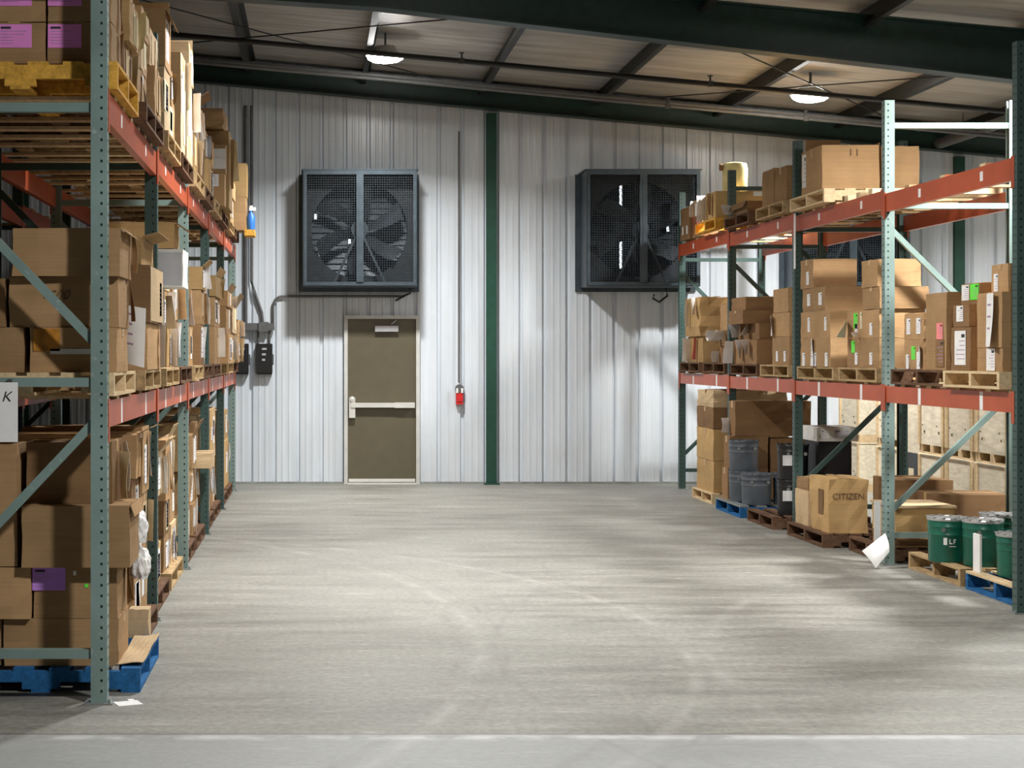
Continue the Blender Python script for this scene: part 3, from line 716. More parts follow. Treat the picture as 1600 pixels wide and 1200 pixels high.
# green dot and small tag
# -- generic stacks along the aisle
ORD = ['at bottom', 'second up', 'third up', 'fourth up', 'fifth up', 'sixth up']
BAY = ['first', 'second', 'third', 'fourth', 'fifth']
def stack(side, bay, lvl, pos, y0, y1, z0, heights, xa, depth, mats=('carton', 'carton_pale', 'carton_dark', 'carton', 'kraft'), pap=.6, papers=('paper', 'paper', 'cream', 'carton_pale', 'wrap', 'carton', 'paper_grey'), yaw=(10, 50), small=False, gap=.006, openp=.25, spec=None, lo=False):
    """cartons piled along one column; xa = aisle face x; depth away from the aisle"""
    sg = -1 if side == 'L' else 1; asg = -sg
    if lvl != 'upper shelf' and side == 'L': papers = ('paper', 'paper', 'paper', 'cream', 'wrap', 'carton_pale')   # aisle direction: +x for the door rack
    z = z0; rackn = 'door rack' if side == 'L' else 'pail rack'
    for k, h in enumerate(heights):
        over = R.uniform(-.02, .02); ys = R.uniform(0, .03); ye = R.uniform(0, .03)
        mat = R.choice(mats); top = k == len(heights) - 1
        xi = xa + asg * over; xo = xa + sg * (depth * R.uniform(.85, 1.0))
        sheets = []; flat = []; fl = []; look = {'carton': 'tan', 'carton_pale': 'pale tan', 'carton_dark': 'brown', 'kraft': 'golden', 'white_carton': 'white'}.get(mat, 'tan')
        feat = ''
        if R.random() < pap:
            n_ = R.choice((1, 2, 2, 3))
            for q in range(n_):
                pm = R.choice(papers)
                if q == 1 or R.random() < .35:
                    flat.append((pm if pm != 'wrap' else 'paper', 'A', R.uniform(.25, .75), R.uniform(.4, .6), R.uniform(.12, .26), min(h * .75, R.uniform(.12, .3)), pm == 'paper')); continue
                sheets.append((pm, R.uniform(.35, 1.0), R.uniform(.8, 1.0), R.uniform(.05, .10) * (.6 if lo else 1), min(h * .95, R.uniform(.2, .38)), R.uniform(*yaw), R.uniform(.005, .03)))
            feat = 'papered '
        if top and R.random() < openp:
            fl.append(('A', R.uniform(.08, .16), R.uniform(20, 70))); feat = 'open '
        nm = 'carton' if k or True else ''
        lab = f"{feat}{look} carton {ORD[k] if not (top and k) else 'on top'}, {pos}, {BAY[bay]} bay, {rackn} {lvl}"
        x0, x1 = sorted((xi, xo))
        if spec: spec(k, sheets)
        carton(x0, x1, y0 + ys, y1 - ye - gap, z, z + h - .001, lab, mat=mat, sgn=asg, flaps=fl, sheets=sheets, labels=flat, tape=R.random() < .5)
        z += h
    return z
def split(total, n):
    w_ = [R.uniform(.7, 1.3) for _ in range(n)]; s2 = sum(w_); return [total * q / s2 for q in w_]
# floor level bays, door side
wood_l = {0: 'pallet', 1: 'pallet_dark', 2: 'pallet'}
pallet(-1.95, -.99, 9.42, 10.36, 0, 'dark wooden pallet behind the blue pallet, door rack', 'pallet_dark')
stack('L', 0, 'floor', 'near pile', 9.44, 9.88, FH, split(1.10, 4), -1.04, .8, pap=1, mats=('carton_dark', 'carton'), lo=True)
stack('L', 0, 'floor', 'last pile', 9.90, 10.34, FH, split(1.12, 3), -1.05, .8, pap=1)
tops = {1: (.88, .95), 2: (1.0, .86), 3: (.98, 1.0), 4: (.95, .9)}
for b in (1, 2, 3, 4):
    Yb = YL[b]
    for k, (ya, yb2) in enumerate(((Yb + .16, Yb + 1.16), (Yb + 1.32, Yb + 2.36))):
        pallet(-2.02, -1.03, ya, yb2, 0, f"{['wooden','brown wooden'][k]} pallet {['toward the camera','toward the door'][k]}, {BAY[b]} bay floor, door rack", R.choice(['pallet', 'pallet_dark', 'pallet']))
        cols = ((ya + .01, (ya + yb2) / 2 - .01), ((ya + yb2) / 2 + .01, yb2 - .01)) if b < 4 else ((ya + .02, yb2 - .02),)
        for c, (p, q) in enumerate(cols):
            pos = (('near pile', 'second pile'), ('third pile', 'last pile'))[k][c] if b < 4 else ('near pile', 'last pile')[k]
            if (b, k, c) == (2, 1, 1):
                stack('L', b, 'floor', pos, p, q, FH, [.28, .26], -1.085, .80, pap=1, lo=True, openp=0)
                carton(-1.60, -.935, p + .02, q - .02, FH + .54, FH + .68, 'flat tan carton lid jutting into the aisle, third bay floor pile, door rack', mat='carton_pale', sgn=1)
                carton(-1.75, -1.09, p + .02, q - .02, FH + .681, FH + .95, 'brown carton on the jutting flat carton, third bay floor pile, door rack', mat='carton_dark', sgn=1); continue
            stack('L', b, 'floor', pos, p, q, FH, split(tops[b][k], 3 if b < 3 else 2), -1.085, .80, pap=1, yaw=(5, 35), lo=True)
# pale lidded carton standing proud in the third bay
# mid shelf, first bay front pallet
ZM = 1.45 + BT
pallet(-1.90, -.985, 8.08, 9.04, ZM, 'pale notched pallet on the lower shelf beside the first green post', 'pallet_pale', h=.115)
zm = ZM + .116
_, za = px_carton(45, 184, 511, zm, 8.16, .45, 'tan carton with orange tape patch and white strip, bottom of lower shelf pile', labels=[('orange_tape', 'C', .20, .78, .13, .11, False), ('paper', 'C', .47, .46, .20, .026, False)])
px_carton(-60, 38, 515, zm, 8.16, .45, 'plain tan carton left of the orange-taped carton'.replace('left of', 'beside'), ztop=WZ(511, 8.16))
oI, zb_ = px_carton(13, 186, 432, za, 8.17, .46, 'large tan carton with handwritten numbers on its face', sheets=[('carton_dark', .98, .95, .06, .2, 15, .02)])
text_mesh('+500', .068, 'ink_brown', oI, (-.045, -.2325, .155), (PI/2, 0, 0), 'handwriting', shear=.35)
px_carton(-60, 9, 434, za, 8.16, .40, 'narrow tan carton beside the carton with handwritten numbers', mat='carton_dark')
oJ, _ = px_carton(18, 189, 356, zb_, 8.12, .48, 'bulging tan carton with drooping flap on top of the lower shelf pile', flaps=[('A', .05, -40)], sheets=[('carton_pale', .9, .99, .04, .2, 20, .03)])
# far pallet of the first bay, lower shelf
pallet(-1.93, -.97, 9.40, 10.36, ZM, 'brown wooden pallet on the lower shelf, far end of the first bay', 'pallet', h=.115)
stack('L', 0, 'lower shelf', 'low pile', 9.44, 10.28, zm, [.27], -.975, .8, pap=1, openp=0)
o = carton(-1.45, -.945, 9.44, 10.22, zm + .27, zm + .60, 'carton with painted shaded front and lit pale side bulging past the second post', mat='carton_dark', sgn=1, labels=[('carton_pale', 'A', .5, .5, .74, .31, False), ('cream', 'A', .8, .45, .12, .2)])  # dark body and pale panel put shade and aisle light into the colour
carton(-1.42, -1.0, 9.5, 10.2, zm + .602, zm + .76, 'low golden carton with crumpled plastic on it, first bay lower shelf', mat='kraft', sgn=1, flaps=[('A', .10, 15)])
# hanging document
mb = MB(); 
hd = tag(bpy.data.objects.new('hanging_document', None), 'white printed sheet hanging at an angle beside the second post', 'paper'); COL.objects.link(hd); hd.location = (-.975, 9.30, 1.97)
def fdoc(u, v_): return (-.155 + (.125 + .055 * (1 - v_)) * u * 1.0 + .045 * v_, -.05 * math.sin(u * 2), -.01 - .33 * v_ * (1 - .0 * u) - .03 * u)
mb = MB(); mb.grid(fdoc, 5, 6, 0, (0, .0015, 0)); mb.build('sheet', 'paper', hd, smooth=True)
mb = MB()
for k in range(4):
    v0 = .12 + .17 * k
    def fl_(u, v_, v0=v0):
        q = fdoc(.15 + .4 * u, v0 + .03 * v_); return (q[0], q[1] - .002, q[2])
    mb.grid(fl_, 2, 1, 0, (0, .001, 0))
mb.build('printed_lines', 'ink_soft', hd)
# second bay lower shelf
def low_shelf(b, piles):
    Yb = YL[b]
    for k, (ya, yb2) in enumerate(((Yb + .16, Yb + 1.16), (Yb + 1.30, Yb + 2.34))):
        pallet(-1.93, -.96, ya, yb2, ZM, f"{['wooden','worn wooden'][k]} pallet {['toward the camera','toward the door'][k]}, {BAY[b]} bay lower shelf, door rack", R.choice(['pallet', 'pallet_dark']), h=.115)
    for (pos, y0, y1, hs, xa, kw) in piles: stack('L', b, 'lower shelf', pos, Yb + y0, Yb + y1, zm, hs, xa, .85, **kw)
W1 = dict(mats=('white_carton',), papers=('paper', 'paper', 'cream', 'wrap'), pap=1, yaw=(10, 45), openp=0)
low_shelf(1, [('near pile', .18, .66, [.30, .26, .22], -1.08, W1), ('second pile', .68, 1.14, [.26, .28], -1.07, W1), ('third pile', 1.32, 1.8, [.28, .27, .25], -1.07, dict(pap=1, openp=0)), ('last pile', 1.82, 2.32, [.35, .3], -1.07, dict(pap=1))])
low_shelf(2, [('near pile', .18, .66, [.32, .28, .25], -1.07, dict(pap=1)), ('second pile', .68, 1.14, [.33, .3], -1.06, dict(pap=.9)), ('third pile', 1.32, 1.8, [.35, .3, .2], -.98, dict(pap=1, openp=1)), ('last pile', 1.82, 2.32, [.4, .4], -1.05, dict(pap=.9))])
low_shelf(3, [('near pile', .18, 1.14, [.36, .28, .2], -.96, dict(pap=1, openp=1)), ('last pile', 1.32, 2.32, [.30, .28, .16], -.90, dict(pap=1, openp=1))])
low_shelf(4, [('near pile', .18, 1.14, [.33, .3], -.93, dict(pap=1)), ('last pile', 1.32, 2.0, [.3, .2], -.93, dict(pap=1))])
# grey faced carton, white rimmed, sticking out in the second bay
carton(-1.30, -.895, 11.16, 11.60, zm + .543, zm + .543 + .255, 'grey-faced board carton with white rim jutting out past the second post', mat='white_carton', sgn=1, labels=[('paper_grey', 'C', .56, .47, .33, .215, False)], tape=False)
carton(-1.40, -.955, 11.16, 11.58, zm + .80, zm + .98, 'golden open carton on the grey-faced carton', mat='kraft', sgn=1, flaps=[('A', .14, -35)])
# pale lid carton on floor third bay: protrudes
# upper shelf, first bay: yellow pallet and pink labelled cartons
ZU0 = ZLU[0] + BT
pallet(-1.92, -.97, 8.10, 9.06, ZU0, 'yellow notched pallet on the upper shelf beside the first post', 'pallet_yellow', h=.135)
zt = ZU0 + .136; H1 = .205
for r_ in range(3):
    for c, (xa, xb) in enumerate(((-1.322, -1.005), (-1.645, -1.328), (-1.968, -1.651))):
        if c == 2 and r_: continue
        row = ['bottom row', 'middle row', 'top row'][r_]; col = ['beside the post', 'one from the post', 'two from the post'][c]
        carton(xa, xb, 8.16, 8.60, zt + r_ * H1, zt + (r_ + 1) * H1 - .002, f"pink-labelled carton on the yellow pallet, {row}, {col}", mat='carton', sgn=1, labels=[('pink', 'C', .27 if c == 0 else .52, .66, .165, .115)], sheets=[('carton_pale', .7, .98, .05, .19, 25, .02)] if c == 0 else [])
stack('L', 0, 'upper shelf', 'second pile', 8.62, 9.05, zt, [.2, .22, .2], -.985, .8, pap=1, papers=('carton_pale', 'carton_pale', 'cream'), openp=0)
def up_shelf(b, piles, mats=None):
    Yb = YL[b]; z0 = ZLU[b] + BT
    for k, (ya, yb2) in enumerate(((Yb + .18, Yb + 1.18), (Yb + 1.32, Yb + 2.36))):
        if b == 0 and k == 0: continue
        pallet(-1.93, -.95, ya, yb2, z0, f"{['wooden','dark wooden'][k]} pallet {['toward the camera','toward the door'][k]}, {BAY[b]} bay upper shelf, door rack", 'pallet' if k == 0 else 'pallet_dark', h=.12)
    for (pos, y0, y1, hs, xa, kw) in piles: stack('L', b, 'upper shelf', pos, Yb + y0, Yb + y1, z0 + .121, hs, xa, .85, **kw)
PP = dict(pap=1, papers=('carton_pale', 'cream', 'carton_pale', 'paper'), mats=('carton', 'carton_pale', 'carton'), yaw=(8, 30), openp=0)
PW2 = dict(pap=1, papers=('paper', 'paper', 'cream', 'paper'), mats=('carton_pale', 'kraft', 'white_carton'), yaw=(8, 40), openp=.15)
up_shelf(0, [('third pile', 1.34, 1.82, [.20, .2, .15], -.985, PP), ('last pile', 1.84, 2.32, [.3, .22], -.97, PP)])
up_shelf(1, [('near pile', .20, .64, [.42], -.985, PW2), ('second pile', .66, 1.16, [.26, .24], -.985, PP)])
zt1 = ZLU[1] + BT + .121
carton(-1.70, -.975, 10.70, 11.10, zt1 + .422, zt1 + .79, 'open tan carton with upright flaps above the second post, upper shelf', mat='carton', sgn=1, open_top=True, flaps=[('D', .12, 86), ('A', .10, -60)], labels=[('paper', 'A', .4, .5, .2, .26)])
carton(-1.60, -.965, 11.84, 12.24, zt1, zt1 + .72, 'tall cream carton with white sheets on its side, upper shelf second bay', mat='carton_pale', sgn=1, labels=[('paper', 'A', .3, .62, .2, .3), ('cream', 'A', .75, .4, .14, .4, False)], sheets=[('paper', 1.0, .98, .06, .35, 40, .01)])
carton(-1.60, -.955, 12.28, 12.80, zt1, zt1 + .60, 'cream carton covered in white papers, under the golden one, upper shelf', mat='carton_pale', sgn=1, labels=[('paper', 'A', .45, .60, .34, .34), ('paper', 'A', .85, .3, .1, .2)], sheets=[('paper', 1.0, .95, .07, .3, 60, .01)])
carton(-1.58, -.945, 12.30, 12.78, zt1 + .602, zt1 + .88, 'golden carton with a white side and raised flap, upper shelf second bay', mat='carton_pale', sgn=1, labels=[('paper', 'A', .5, .45, .3, .22)], flaps=[('D', .10, 80), ('B', .12, 60)])
up_shelf(2, [('near pile', .20, .68, [.3, .25], -.99, dict(pap=.5)), ('second pile', .70, 1.16, [.33, .3], -.99, dict(pap=.5)), ('third pile', 1.34, 1.82, [.36, .3], -1.0, dict(pap=.4)), ('last pile', 1.84, 2.32, [.3, .25], -.98, dict(pap=.5))])
z3u = ZLU[3] + BT + .121
up_shelf(3, [('near pile', .20, .50, [.3, .25], -1.0, dict(pap=.5))])
carton(-1.5, -.905, 16.36, 16.62, z3u, z3u + .32, 'tan carton under the carton with a white face label', mat='carton', sgn=1, labels=[('paper', 'C', .84, .78, .07, .12)])
carton(-1.5, -.895, 16.36, 16.62, z3u + .321, z3u + .60, 'carton with big white face label, upper shelf of the fourth bay', mat='carton', sgn=1, labels=[('white_carton', 'C', .82, .5, .21, .2)])
carton(-1.6, -.875, 16.64, 17.3, z3u, z3u + .78, 'tall golden carton behind the white-labelled carton, upper shelf', mat='kraft', sgn=1, sheets=[('cream', .5, .9, .08, .4, 60, .03), ('carton_pale', .2, .9, .06, .5, 40, .02)])
carton(-1.5, -.91, 16.40, 17.2, z3u + .782, z3u + .98, 'tan rounded carton on top of the golden carton', mat='carton', sgn=1, crush=.02)
z4u = ZLU[4] + BT + .121
up_shelf(4, [('near pile', .20, 1.0, [.25, .2], -.93, dict(pap=.5))])
carton(-1.4, -.845, 19.85, 20.3, z4u, z4u + .40, 'last tan carton of the upper shelf before the back wall', mat='carton', sgn=1)
carton(-1.3, -.835, 19.85, 20.3, z4u + .401, z4u + .80, 'golden carton on top at the end of the upper shelf', mat='kraft', sgn=1)
# blue bottle hanging at the rack end
bt = empty('spray_bottle', (-.80, 20.0, z4u), 'blue and white spray bottle at the far end of the upper shelf', 'bottle')
bt.location = (-.79, 19.95, z4u)
mb = MB(); mb.lathe([(.045, 0), (.05, .05), (.05, .17), (.02, .22), (.02, .24)], 14); mb.build('bottle_body', 'blue_plastic', bt, smooth=True)
mb = MB(); mb.box(-.02, .06, -.02, .02, .24, .28); mb.lathe([(.022, .28), (.022, .3)], 10); mb.build('trigger_head', 'paper', bt)
mb = MB(); mb.box(-.06, .06, -.2, .2, -.07, 0); o = tag(mb.build('hanging_block', 'pallet_yellow', None, (-.80, 19.95, z4u)), 'orange wooden block holding the blue bottle at the shelf end', 'block')
# white sign on first frame
sg = empty('hanging_sign', (-1.62, 7.94, 1.255), 'white paper sign with a pen mark hung on the first rack frame', 'sign')
mb = MB(); mb.box(-.17, .17, -.008, -.004, 0, .285); mb.build('sheet', 'paper', sg)
mb = MB(); mb.box(-.14, -.12, -.004, .012, .27, .30); mb.box(.12, .14, -.004, .012, .27, .30); mb.build('clip', 'dirt', sg)
text_mesh('K', .07, 'ink', sg, (.115, -.0085, .215), (PI/2, 0, 0), 'pen_mark', shear=.3)
sg.location = (-1.60, 7.965, 1.255)
# tarp-like sheets and bits at the floor by first post
mb = MB()
def fcard(u, v_): return (-1.003 + .135 * u + .01 * v_, 8.30 + .78 * v_, .126 + .012 * math.sin(u * 2 + v_ * 5) ** 2 + .02 * u * v_)
# loose cardboard leaning on the blue pallet
mb.grid(fcard, 5, 6, 0, (0, 0, .004)); tag(mb.build('cardboard_scrap', 'carton_pale'), 'loose bent cardboard sheet resting on the blue pallet edge', 'cardboard')
mb = MB(); mb.box(-.06, .06, -.05, .05, 0, .002); mb.box(.02, .05, .05, .09, 0, .002); tag(mb.build('paper_scrap', 'paper', None, (WX(200, 7.98), 7.98, .0), rot=.4), 'white paper scrap lying on the floor beside the first post', 'paper')
# crumpled bag and small parcel spilling from the first floor bay
def blob(name, mat, c, r3, label, cat, seed):
    bm = bmesh.new(); bmesh.ops.create_icosphere(bm, subdivisions=4, radius=1); rr = random.Random(seed)
    from mathutils import noise as nz
    for v_ in bm.verts:
        d = 1 + .30 * nz.noise(v_.co * 2.2 + Vector((seed, 0, 0))) + .14 * abs(nz.noise(v_.co * 6))
        v_.co = Vector((v_.co.x * d * r3[0], v_.co.y * d * r3[1], max(v_.co.z * d, -.8) * r3[2]))
    me = bpy.data.meshes.new(name); bm.to_mesh(me); bm.free(); me.materials.append(M[mat]); o = bpy.data.objects.new(name, me); COL.objects.link(o); o.location = c
    return tag(o, label, cat)
blob('crumpled_bag', 'wrap', (-1.0, 9.31, .70), (.05, .08, .10), 'crumpled white plastic bag bulging out above the floor pallet, first bay', 'bag', 3)
blob('crumpled_bag', 'paper', (-.985, 9.31, .50), (.05, .08, .10), 'crumpled white paper bag under the plastic bag, first bay', 'bag', 7)
carton(-1.05, -.93, 9.23, 9.38, .0, .26, 'small pale upright parcel on the floor between the pallets', mat='carton_pale', sgn=1, tape=False, group=None)
# dark-coloured cartons added on the back-to-back rack to darken the gaps
for i, (y0, lv, zz, n) in enumerate(((8.2, 'upper', 2.8 + BT, 2), (11.0, 'upper', 2.825 + BT, 1), (8.2, 'lower', 1.45 + BT, 2), (10.8, 'lower', 1.45 + BT, 2), (13.2, 'lower', 1.45 + BT, 2))):
    pallet(XB + .02, XB + 1.0, y0, y0 + 1.0, zz, f'pallet on the {lv} shelf of the back-to-back rack, {["first","second","third"][int((y0-8)/2.5)]} bay', 'pallet')
    z = zz + .121
    for k in range(n):
        carton(XB + .06, XB + .98, y0 + .03, y0 + .95, z, z + .32, f'added dark carton {ORD[k]}, {lv} shelf, back-to-back rack, {["first","second","third"][int((y0-8)/2.5)]} bay', mat='carton_dark', sgn=1); z += .322
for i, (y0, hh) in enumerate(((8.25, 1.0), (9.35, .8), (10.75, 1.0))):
    carton(XB + .06, XB + 1.0, y0, y0 + 1.0, 0, hh, f'added big dark carton on the floor, back-to-back rack, {["first","second","third"][i]} along', mat='carton_dark', sgn=1)
mb = MB(); mb.grid(lambda u, v_: (-2.22 + .05 * math.sin(v_ * 6 + u * 3), 9.9 + .8 * u, 2.5 - .4 * v_ + .06 * math.sin(u * 7)), 8, 8, 0, (.003, 0, 0))

# =================================================================== LOADS ON THE PAIL-SIDE RACK
def rc(x0p, x1p, ytp, z0, Yf, depth, label, **kw):
    return px_carton(x0p, x1p, ytp, z0, Yf, depth, label, sgn=-1, **kw)[1]
SL = ('paper', 'A', .3, .25, .07, .11); 
def lab2(n=1, extra=()): return [('paper', 'A', .25 + .45 * k, .30, .07, .10) for k in range(n)] + list(extra)
# lower shelf
def rp_(b, ya, yb2, lab, mat='pallet', xa=4.50): pallet(xa, xa + .98, ya, yb2, ZRL[b] + BT, lab, mat, h=.115)
zr = [q + BT + .116 for q in ZRL]
rp_(0, 10.90, 11.88, 'pale wooden pallet at the camera end of the pail-side lower shelf', 'pallet_pale', 4.47)
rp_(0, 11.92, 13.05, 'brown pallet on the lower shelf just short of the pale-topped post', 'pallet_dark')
z = rc(1566, 1650, 543, zr[0], 10.97, .42, 'tan carton with a white side label, bottom of end pile on the lower shelf', labels=[('paper', 'A', .45, .5, .14, .24)])
z = rc(1565, 1652, 455, z, 10.97, .42, 'tan carton with a long white paper hanging, middle of the end pile', sheets=[('paper', .55, .98, .17, .42, 12, .02, True)])
z = rc(1575, 1640, 411, z, 11.0, .28, 'small brown carton on top of the end pile, lower shelf', mat='carton', labels=[('paper', 'A', .7, .35, .07, .12)])
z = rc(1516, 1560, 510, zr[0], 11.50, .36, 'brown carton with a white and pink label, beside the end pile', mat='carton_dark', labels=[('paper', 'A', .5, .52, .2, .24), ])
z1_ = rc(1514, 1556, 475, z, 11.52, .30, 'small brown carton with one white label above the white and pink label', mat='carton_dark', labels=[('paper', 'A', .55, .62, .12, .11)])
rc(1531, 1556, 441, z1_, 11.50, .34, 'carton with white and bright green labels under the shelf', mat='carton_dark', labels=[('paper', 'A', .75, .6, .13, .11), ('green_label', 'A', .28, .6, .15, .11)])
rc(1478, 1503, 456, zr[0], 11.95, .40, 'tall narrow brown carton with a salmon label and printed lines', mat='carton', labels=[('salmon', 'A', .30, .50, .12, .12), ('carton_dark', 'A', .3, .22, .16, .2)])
z = rc(1443, 1470, 530, zr[0], 12.42, .42, 'brown carton with green and white stickers, lower half, beside pale post', labels=[('paper', 'A', .25, .25, .07, .13), ('paper', 'A', .8, .25, .06, .11), ('green_label', 'A', .5, .55, .08, .1)], sheets=[('wrap', .2, .8, .07, .15, 20, .02)])
z = rc(1443, 1468, 488, z, 12.42, .42, 'brown carton with two white labels, upper half, beside pale post', labels=[('paper', 'A', .25, .5, .09, .12), ('paper', 'A', .75, .5, .08, .12)])
# second bay
rp_(1, 13.38, 14.36, 'wooden pallet on the lower shelf behind the pale-topped post')
rp_(1, 14.50, 15.60, 'wooden pallet on the lower shelf under the white-labelled carton wall')
z = zr[1]
for k, (yt, nl) in enumerate(((527, 2), (482, 2))):
    z = rc(1374, 1446, yt, z, 13.42, .82, ['wide carton with pale front and white stickers, bottom row behind pale post', 'wide carton with green sticker and hanging plastic, second row behind pale post'][k],
           labels=lab2(2) + ([('green_label', 'A', .72, .62, .10, .13), ('cream', 'A', .55, .62, .05, .14)] if k else [('green_label', 'A', .8, .7, .09, .10)]), sheets=[('wrap', .98, .62, .20, .22, 30, .05), ('paper', .6, .2, .10, .2, 40, .04)] if k else [])
z = rc(1374, 1452, 447, z, 13.40, .42, 'tan carton on the third row crossing behind the pale post', mat='carton')
rc(1371, 1440, 404, z, 13.42, .40, 'tan carton on the top row crossing behind the pale post', mat='carton')
z = zr[1]
z = rc(1297, 1352, 527, z, 14.56, .90, 'carton with three white side stickers, bottom row beside the third post', labels=[('paper', 'A', .12, .25, .08, .12), ('paper', 'A', .5, .25, .09, .12), ('paper', 'A', .88, .25, .08, .12)], sheets=[('paper', .6, 1.0, .09, .3, 10, .02, True)])
z = rc(1297, 1356, 484, z, 14.56, .90, 'carton with long white and pink paper, second row beside the third post', labels=[('paper', 'A', .15, .5, .06, .12), ('paper', 'A', .7, .5, .07, .13)])
z = rc(1289, 1356, 447, z, 14.80, .70, 'carton with two white stickers, third row beside the third post', mat='carton', labels=[('paper', 'A', .2, .5, .10, .11), ('paper', 'A', .7, .5, .09, .11)])
rc(1270, 1340, 404, z, 15.15, .40, 'tan carton with a dark upper edge, top row beside the third post', mat='carton', labels=[('paper', 'A', .4, .35, .08, .12)])
rc(1395, 1420, 420, z, 15.0, .4, 'small brown carton in the dark gap of the top row', mat='carton_dark')
# third bay
rp_(2, 15.88, 16.90, 'wooden pallet on the lower shelf just beyond the third post')
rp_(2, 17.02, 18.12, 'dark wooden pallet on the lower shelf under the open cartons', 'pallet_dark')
z = zr[2]
z = rc(1233, 1290, 525, z, 15.92, .60, 'tan carton with a white side sticker, bottom of the pile beyond the third post', labels=lab2(2))
z = rc(1233, 1290, 487, z, 15.92, .60, 'tan carton with long white paper, second up beyond the third post', sheets=[('paper', 1.0, .9, .12, .34, 15, .02, True)])
z = rc(1231, 1290, 449, z, 15.94, .52, 'tan carton on top of the pile beyond the third post', mat='carton')
z = zr[2]
z = rc(1182, 1245, 530, z, 17.06, .95, 'open brown carton with white papers spilling toward the aisle', mat='carton_dark', sheets=[('paper', .98, .95, .12, .26, 60, .04), ('paper', .6, 1.0, .10, .2, 40, .05), ('wrap', .3, 1.0, .12, .16, 40, .05)])
z = rc(1186, 1250, 505, z, 17.10, .85, 'flat carton covered by crumpled white bags', mat='carton_dark', sheets=[('wrap', .9, 1.0, .16, .14, 50, .05), ('paper', .5, 1.0, .14, .12, 30, .05)])
z = rc(1160, 1235, 484, z, 17.30, .6, 'long brown carton with a pale tape line above the white bags', mat='carton_dark')
rc(1165, 1230, 463, z, 17.35, .6, 'long brown carton on top above the pale tape line', mat='carton_dark')
# fourth bay
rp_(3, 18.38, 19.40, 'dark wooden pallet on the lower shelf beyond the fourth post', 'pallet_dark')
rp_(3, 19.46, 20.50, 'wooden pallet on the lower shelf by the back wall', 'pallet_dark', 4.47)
z = rc(1098, 1150, 525, zr[3], 19.50, .8, 'golden carton under the crinkled paper-wrapped carton', mat='kraft', sheets=[('paper', .98, .95, .07, .32, 80, .02), ('salmon', .4, .95, .08, .26, 40, .02), ('paper', .8, .9, .08, .3, 50, .03)])
z = rc(1092, 1152, 463, z, 19.48, .85, 'crinkled golden paper-wrapped carton by the fifth post', mat='kraft', crush=.03, sheets=[('paper', .6, .9, .08, .3, 40, .02), ('wrap', .2, .98, .1, .2, 40, .03)])
z = rc(1153, 1205, 540, zr[3], 18.40, .85, 'brown carton under crumpled white bags beyond the fourth post', mat='carton_dark', sheets=[('paper', 1.0, .7, .12, .24, 50, .03)])
z = rc(1150, 1208, 515, z, 18.42, .80, 'flat brown carton topped with crumpled white plastic', mat='carton_dark', sheets=[('wrap', .9, 1.0, .18, .12, 60, .06), ('paper', .6, 1.0, .18, .1, 60, .06)])
rc(1152, 1210, 472, z, 18.44, .8, 'golden-edged long carton stretched beyond the fourth post', mat='carton')
# upper shelf
zq = [q + BT for q in ZRU]
pallet(4.42, 5.42, 14.50, 15.55, zq[1], 'golden wooden pallet on the upper shelf under the arrow-marked carton', 'pallet_pale', h=.12)
oM, z = px_carton(1284, 1375, 226, zq[1] + .121, 14.60, .62, 'tan carton marked with two upright arrows, upper shelf', sgn=-1, mat='carton', labels=[('white_carton', 'A', .85, .55, .12, .30)], flaps=[('B', .02, 80)])
text_mesh('1', .09, 'ink_brown', oM, (-.001, -.3125, .32), (PI/2, 0, 0), 'arrow_mark'); text_mesh('1', .09, 'ink_brown', oM, (.055, -.3125, .32), (PI/2, 0, 0), 'arrow_mark')
rc(1377, 1437, 228, zq[1] + .121, 14.62, .60, 'plain tan carton beside the arrow-marked carton, upper shelf', mat='carton')
o, z = px_carton(1271, 1330, 240, zq[1] + .121, 15.24, .28, 'brown carton with a tall raised flap, upper shelf beside third post', sgn=-1, mat='carton_dark', flaps=[('D', .16, 88)])
pallet(4.45, 5.43, 15.88, 16.88, zq[2], 'wooden pallet on the upper shelf beyond the third post', 'pallet', h=.12)
z0 = zq[2] + .121
rc(1228, 1290, 258, z0, 15.96, .40, 'square brown carton on the upper shelf touching the third post', mat='carton', tape=True)
rc(1209, 1262, 262, z0, 16.40, .44, 'square brown carton on the upper shelf, second beyond the third post', mat='carton')
pallet(4.42, 5.42, 17.04, 18.06, zq[2], 'wooden pallet on the upper shelf under the low dark carton', 'pallet_dark', h=.12)
rc(1167, 1222, 313, z0, 17.08, .60, 'low dark open carton with a white paper flap, upper shelf', mat='carton_dark', sheets=[('paper', .98, 1.0, .14, .28, 55, .04)], flaps=[('A', .08, -60)])
pallet(4.40, 5.40, 18.38, 19.36, zq[3], 'golden wooden pallet on the upper shelf beyond the fourth post', 'pallet_yellow', h=.12)
z0 = zq[3] + .121
z = rc(1118, 1198, 298, z0, 18.45, .62, 'golden carton wrapped in clear plastic, upper shelf beyond the fourth post', mat='kraft', sheets=[('paper', .7, .95, .08, .28, 50, .02), ('wrap', .98, 1.0, .08, .3, 70, .02), ('carton_pale', .3, .95, .08, .24, 40, .02)], labels=[('wrap', 'C', .88, .9, .16, .05, False)])
r = empty('wrapped_bundle', ((WX(1133, 18.6) + WX(1172, 18.6)) / 2, 18.72, z), 'pale yellow plastic-wrapped bundle on the golden carton', 'bundle')
mb = MB(); mb.lathe([(.125, 0), (.14, .02), (.138, .14), (.145, .26), (.13, .33), (.06, .345)], 16, 0, (0, 0, 0), sx=1.0, sy=.9); mb.build('wrap', 'yellow_wrap', r, smooth=True)
mb = MB(); mb.lathe([(.04, -.17), (.04, -.14)], 12, 0, (0, 0, .29), 'x'); mb.build('roll_core', 'carton_dark', r)
